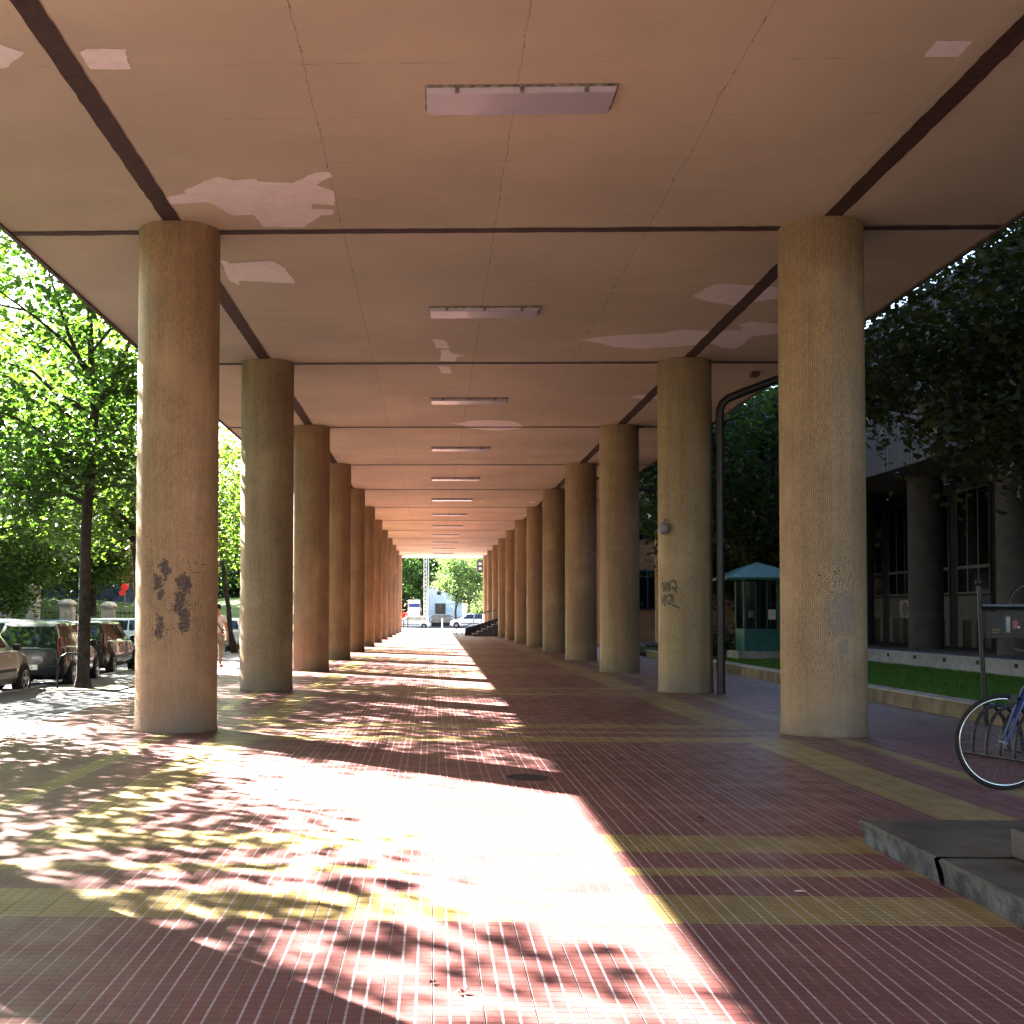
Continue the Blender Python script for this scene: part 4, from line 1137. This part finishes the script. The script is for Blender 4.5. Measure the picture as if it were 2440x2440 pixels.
post(-19.2, 1.95, .6, 'squat stone post at the left edge of the view')
post(-17.85, 2.65, .5, 'tall pale stone post left of the young forked tree')
post(-16.3, 1.95, .6, 'brownish stone post between the young tree and the dark trunk')
post(-14.45, 1.85, .55, 'pale stone post right of the dark street tree trunk')
post(-12.9, 2.15, .5, 'white stone post beside the scarred column')
b = MB(); nx, ny = 24, 8
for j in range(ny+1):
    for i in range(nx+1):
        x = -60 + 52*i/nx; u = j/ny; b.v.append((x, 57 + 40*u, -.2 + 2.6*(1-math.exp(-3*u)) + .25*math.sin(x*.4+j)*min(1,u*4)))
for j in range(ny):
    for i in range(nx): a = j*(nx+1)+i; b.f.append((a,a+1,a+nx+2,a+nx+1)); b.mi.append(0)
tag(b.build('park_mound', mat('park_grass', (.06, .11, .03), .9, .35, .8, world=True, bump=.03, bscale=20.), smooth=60), kind='structure')
tag(MB().box(-75,-9,99,99.3,1.5,4.6).build('blue_boarding', M['bluewall']), 'long blue hoarding glimpsed behind the park trees', 'hoarding')
t = thing('red_sign', 'red round sign on a post in the park', 'sign', (-13.95, 56.6, 0))
MB().tube([(0,0,-.2),(0,0,2.6)], .03, 6).build('post', M['steel'], t)
for dx_, dz_, r_ in ((.0, 2.55, .17), (-.12, 2.3, .13)): MB().lathe([(r_,-.03),(r_+.01,0),(r_,.03)], 20, (dx_,-.05,dz_), axis='y').build('sign_face', M['redp'], t)

# ------------------------------------------------------------------ person
def person(loc, rz):
    t = thing('person', 'person in white T-shirt and khaki trousers walking beside the parked cars', 'person', loc, rz)
    def skin(name, joints, edges, m, parent, sub=2):
        me = bpy.data.meshes.new(name); me.from_pydata([j[:3] for j in joints], edges, [])
        o = bpy.data.objects.new(name, me); col.objects.link(o)
        md = o.modifiers.new('s', 'SKIN'); md.use_smooth_shade = True
        for i, j in enumerate(joints):
            r = j[3] if isinstance(j[3], tuple) else (j[3], j[3]); me.skin_vertices[0].data[i].radius = r
        me.skin_vertices[0].data[0].use_root = True
        ss = o.modifiers.new('d', 'SUBSURF'); ss.levels = sub; ss.render_levels = sub
        dg = bpy.context.evaluated_depsgraph_get(); m2 = bpy.data.meshes.new_from_object(o.evaluated_get(dg)); bpy.data.objects.remove(o)
        m2.materials.clear(); m2.materials.append(m); m2.name = name
        q = bpy.data.objects.new(name, m2); col.objects.link(q); q.parent = parent; return q
    J = [(0,0,.98,(.15,.11)), (0,0,1.12,(.135,.10)), (0,0,1.32,(.16,.11)), (0,0,1.46,(.10,.08)), (0,0,1.55,.055), (0,-.01,1.66,(.075,.09)), (0,-.01,1.76,(.07,.085)),
         (-.19,0,1.45,.055), (-.25,.02,1.20,.045), (-.27,-.04,.96,.035), (-.275,-.07,.87,.03),
         (.19,0,1.45,.055), (.25,-.03,1.20,.045), (.27,-.14,.98,.035), (.27,-.19,.90,.03),
         (-.10,0,.90,.095), (-.11,-.14,.52,.065), (-.11,-.08,.12,.042), (-.12,-.22,.04,.035),
         (.10,0,.90,.095), (.11,.06,.52,.065), (.11,.24,.14,.042), (.12,.14,.05,.035)]
    E_ = [(0,1),(1,2),(2,3),(3,4),(4,5),(5,6),(3,7),(7,8),(8,9),(9,10),(3,11),(11,12),(12,13),(13,14),(0,15),(15,16),(16,17),(17,18),(0,19),(19,20),(20,21),(21,22)]
    body = skin('body', J, E_, M['skin'], t)
    S = [(0,0,.95,(.175,.13)), (0,0,1.12,(.155,.12)), (0,0,1.32,(.18,.13)), (0,0,1.45,(.12,.10)), (-.19,0,1.44,.075), (-.235,.01,1.28,.068), (.19,0,1.44,.075), (.235,-.01,1.28,.068)]
    skin('shirt', S, [(0,1),(1,2),(2,3),(3,4),(4,5),(3,6),(6,7)], M['shirt'], t)
    T_ = [(0,0,.95,(.165,.125)), (-.10,0,.86,.112), (-.11,-.13,.52,.085), (-.11,-.10,.34,.075), (.10,0,.86,.112), (.11,.06,.52,.085), (.11,.15,.34,.075)]
    skin('trousers', T_, [(0,1),(1,2),(2,3),(0,4),(4,5),(5,6)], M['khaki'], t)
    b = MB(); b.lathe([(.0,.0),(.095,.005),(.105,.06),(.09,.12),(.045,.155),(0,.16)], 16, (0,.012,1.69), caps=False); b.build('hair', M['hair'], t, smooth=60)
    MB().tube([(-.15,-.12,1.46),(.0,-.15,1.25),(.17,-.10,1.0)], .015, 6).build('bag_strap', M['black'], t)
    MB().box(-.17,-.08,-.30,-.02,0,.05).build('sandal', M['sandal'], t, bevel=.02); MB().box(.08,.17,.02,.28,.02,.08).build('sandal', M['sandal'], t, bevel=.02)
    for s_ in (-1, 1):
        hx, hy, hz = (.27, -.19, .90) if s_ > 0 else (-.275, -.07, .87)
        b = MB(); b.tube([(hx,hy,hz+.03),(hx,hy-.01,hz-.05)], [.03,.036], 8)
        for k in range(4): b.tube([(hx,hy-.03+.02*k,hz-.04),(hx+.0,hy-.035+.02*k,hz-.085),(hx-s_*.012,hy-.03+.02*k,hz-.12+.008*abs(k-1.5))], .0085, 6)
        b.tube([(hx-s_*.01,hy-.035,hz-.0),(hx-s_*.03,hy-.055,hz-.04),(hx-s_*.03,hy-.06,hz-.07)], .0095, 6)
        b.build('hand', M['skin'], body)
    b = MB(); b.tube([(0,-.10,1.70),(0,-.125,1.665),(0,-.105,1.655)], [.008,.016,.008], 6); b.build('nose', M['skin'], body)
    return t
person((-6.24, 36.3, g(36.3) - .012), .3)

# ------------------------------------------------------------------ stairs at the far right
t = thing('entrance_stairs', 'dark side stairs with railing rising to the right near the far end', 'stairs', (0,0,0))
yb = 92.0; gz = g(yb)
b = MB()
for i in range(7): b.box(2.9 + .36*i, 5.9, yb, yb+3.0, gz + .17*i - (.2 if i == 0 else .0), gz + .17*(i+1))
b.build('step_flight', M['slabedge'], t)
for i in range(7): MB().box(2.88 + .36*i, 3.26 + .36*i, yb-.01, yb+3.01, gz+.17*(i+1)+.001, gz+.17*(i+1)+.025).build('tread', M['cap'], t)
b = MB(); b.add([(2.4,yb+3.2,gz),(6.0,yb+3.2,gz),(6.0,yb+3.2,gz+1.7),(2.4,yb+3.2,gz+.5),(2.4,yb+3.5,gz),(6.0,yb+3.5,gz),(6.0,yb+3.5,gz+1.7),(2.4,yb+3.5,gz+.5)], [(0,1,2,3),(4,7,6,5),(3,2,6,7),(0,3,7,4)])
b.build('side_wall', M['b2wall'], t)
b = MB(); b.tube([(3.3,yb+.1,gz+1.6),(3.6,yb+.1,gz+1.65),(5.6,yb+.1,gz+2.3)], .03, 6)
for i in range(9):
    x = 3.5 + i*.24; b.tube([(x,yb+.1,gz+.3+.11*i),(x,yb+.1,gz+1.62+.075*i)], .014, 4)
b.build('railing', M['steel'], t)
t = thing('ramp_railing', 'thin steel ramp handrail sloping up to the stairs near the far end', 'railing', (0,0,0))
yr_ = 100; gz = g(yr_)
MB().tube([(.5,yr_,gz+.02),(3.2,yr_,gz+.92)], .03, 6).build('lower_rail', M['steel'], t)
MB().tube([(1.6,yr_,gz+1.35),(2.6,yr_,gz+1.4),(5.4,yr_,gz+2.15)], .028, 6).build('upper_rail', M['steel'], t)
for x, h_ in ((1.15,.22),(1.6,.35),(1.85,.45),(2.3,.6),(3.2,1.55)): MB().tube([(x,yr_,gz-.05),(x,yr_,gz+h_)], .028, 6).build('post', M['steel'], t)

# ------------------------------------------------------------------ beyond the far end
ZF = -.46
c = copy_tree(cw); c.name = 'parked_car'; tag(c, 'pale estate car in profile on the cross street beyond the arch', 'car', 'cars on the cross street'); c.location = (-2.6, 147, ZF - .14); c.rotation_euler = (0, 0, R(90))
c = copy_tree(cw); c.name = 'parked_car'; tag(c, 'white van like car with dark windows behind the ramp railing', 'car', 'cars on the cross street'); c.location = (4.6, 151, ZF - .14); c.rotation_euler = (0, 0, R(78)); c.scale = (1.1, 1.1, 1.2)
t = thing('white_house', 'small whitewashed house with clay roof beyond the cross street', 'house', (0, 168, ZF))
b = MB(); b.add([(-1.3,0,0),(3.9,0,0),(3.9,0,3.7),(-.9,0,5.4),(-1.3,0,5.2),(-1.3,8,0),(3.9,8,0),(3.9,8,3.7),(-.9,8,5.4),(-1.3,8,5.2)],
              [(0,1,2,3,4),(5,9,8,7,6),(1,6,7,2),(0,4,9,5)]); b.build('wall', M['housew'], t)
b = MB()
for (xa, za, xb, zb_) in ((-.9,5.42,4.4,3.55),(-1.6,5.05,-.9,5.42)):
    b.add([(xa,-.35,za),(xb,-.35,zb_),(xb,8.2,zb_),(xa,8.2,za),(xa,-.35,za+.16),(xb,-.35,zb_+.16),(xb,8.2,zb_+.16),(xa,8.2,za+.16)], [(0,1,2,3),(4,7,6,5),(0,4,5,1),(1,5,6,2),(3,2,6,7),(0,3,7,4)])
b.build('roof', M['tiles'], t)
w_ = MB().box(.25,1.65,-.06,-.002,1.55,2.95).build('window', M['frame'], t)
b = MB(); b.box(.33,.86,-.075,-.062,1.63,2.87); b.box(1.04,1.57,-.075,-.062,1.63,2.87); b.build('pane', M['dglass'], w_)
MB().box(.55,1.0,-.03,-.002,4.1,4.55).build('attic_opening', M['ink'], t)
t = thing('concrete_pole', 'thick weathered concrete utility pole before the white house', 'pole', (-1.0, 158, ZF))
MB().box(-.24,.24,-.15,.15,0,9.5).build('shaft', M['poleconc'], t, bevel=.02)
b = MB()
for i in range(18): b.box(-.08,.08,-.16,-.151,.8+.5*i,1.0+.5*i)
b.build('recess', M['ink2'], t)
t = thing('lamp_post', 'slender grey steel lamp post beside the concrete pole', 'lamp post', (-.55, 150, ZF))
MB().tube([(0,0,0),(0,0,9.5)], [.09,.06], 8).build('pole', M['steel'], t); MB().tube([(0,0,9.5),(.1,0,9.9),(.9,0,10.1)], .04, 6).build('arm', M['steel'], t)
MB().box(.8,1.4,-.1,.1,10.0,10.14).build('lamp_head', M['steel'], t, bevel=.02)
t = thing('advertising_cabinet', 'white boxy street cabinet left of the concrete pole', 'cabinet', (-2.35, 155, ZF))
MB().box(-.75,.75,-.3,.3,.1,3.3).build('casing', M['white'], t, bevel=.03); MB().box(-.7,.7,-.32,-.302,2.4,2.85).build('blue_band', M['blue'], t)
b = MB(); b.ring((0,-.31,1.7), .14, .02, 'y', 14, 4); b.build('emblem', M['ink2'], t)
# timber stack
t = thing('timber_stack', 'stack of planks in front of the white house', 'timber', (1.0, 160, ZF))
for i in range(6): MB().box(-1.3+.1*(i%3), 1.5-.25*(i%2), -.5, .5, .5+.17*i, .62+.17*i).build('plank', M['wood'], t)
MB().box(-1.2,1.3,-.45,.45,0,.48).build('crate', M['b2wall'], t)
# far trees
wE, cE = grow_tree(71, 8.6, 2.9, 3.1, .17, 130, 90, .20, leafm=M['leafD'], cx=.9, spread=.6); wE = wood_mesh(wE, M['bark'])
plant_tree('far_tree', wE, cE, (2.7, 153, ZF), 'pale green tree with a thin trunk before the white house', group='trees beyond the far end')
plant_tree('far_tree', wE, cE, (-1.4, 186, ZF), 'tree rising behind the roof of the white house', group='trees beyond the far end', rz=2.2, s=1.6)
plant_tree('far_tree', wQ, cQ, (-7.6, 170, ZF), 'large dark tree left of the concrete pole', group='trees beyond the far end', rz=1, s=1.0)
plant_tree('far_tree', wP, cP, (-5.2, 182, ZF), 'tall green tree behind the white cabinet', group='trees beyond the far end', rz=3, s=1.25)
plant_tree('far_tree', wE, cE, (5.2, 190, ZF), 'pale tree behind the right side of the white house', group='trees beyond the far end', rz=4, s=1.5)
plant_tree('far_tree', wS, cE, (6.4, 158, ZF - 2.2), 'low bushy tree beside the right hand columns at the far end', group='trees beyond the far end', rz=.4, s=.75)
plant_tree('far_tree', wQ, cQ, (12, 205, ZF), 'broad tree farthest back at the right', group='trees beyond the far end', rz=.4, s=1.5)
plant_tree('far_tree', wP, cP, (-15, 200, ZF), 'broad tree farthest back at the left', group='trees beyond the far end', rz=5, s=1.6)
t = thing('traffic_signal', 'black hanging signal box under the far right corner of the ceiling', 'signal', (4.75, 128, 0))
MB().box(-.32,.32,-.1,.1,5.45,6.7).build('casing', M['black'], t, bevel=.03)
for zz in (5.8, 6.3): MB().box(-.16,.16,-.115,-.102,zz-.13,zz+.13).build('lens', M['steel'], t, bevel=.02)
MB().tube([(.35,0,ZF),(.38,0,6.9)], .05, 8).build('post', M['black'], t)
rs = np.random.RandomState(9); C = rs.uniform(-1, 1, (9000, 3)) * np.array([6.0, .9, 2.2]) + np.array([0, 0, 2.2]); C = C[rs.uniform(0, 1, len(C)) < 1 - .5*(C[:,2]/4.4)**3]
V, kk = leaf_verts(C, .34, rs); o = bpy.data.objects.new('hedge', np_mesh('hedge', V, kk, M['leafA'])); col.objects.link(o); o.location = (-7.6, 166, ZF)
tag(o, 'dark overgrown hedge left of the white house behind the cabinet', 'hedge')
rs = np.random.RandomState(10); C = rs.normal(0, 1, (500, 3)) * np.array([.35, .3, .28]) + np.array([0, 0, 1.5])
V, kk = leaf_verts(C, .14, rs); o = bpy.data.objects.new('flowering_shrub', np_mesh('flowering_shrub', V, kk, M['redp'])); col.objects.link(o); o.location = (-3.5, 157, ZF - .3)
tag(o, 'small red flowering shrub left of the white street cabinet', 'shrub')
cY = cS.copy(); cY.materials.clear(); cY.materials.append(M['leafY'])
plant_tree('far_tree', wS, cY, (7.3, 138, ZF), 'yellow green tree showing beside the last right hand column', group='trees beyond the far end', rz=2.4, s=.85)
# bollards and pedestrian rail at the kerb
for i, (x, y) in enumerate([(-3.55, 135), (-3.15, 135), (-2.7, 134.5), (1.0, 138)]):
    t = thing('bollard', ['short dark bollard in front of the estate car, leftmost', 'short dark bollard in front of the estate car, middle', 'taller dark bollard in front of the rear door of the estate car', 'pale thin bollard right of the estate car'][i], 'bollard', (x, y, ZF), 0, 'bollards at the far kerb')
    hh = (1.0, 1.0, 1.35, 1.1)[i]
    MB().lathe([(.06,0),(.055,hh*.9),(.07,hh*.92),(.06,hh),(.0,hh+.03)], 10).build('post', M['black'] if i < 3 else M['white'], t, smooth=60)
print('scene built')
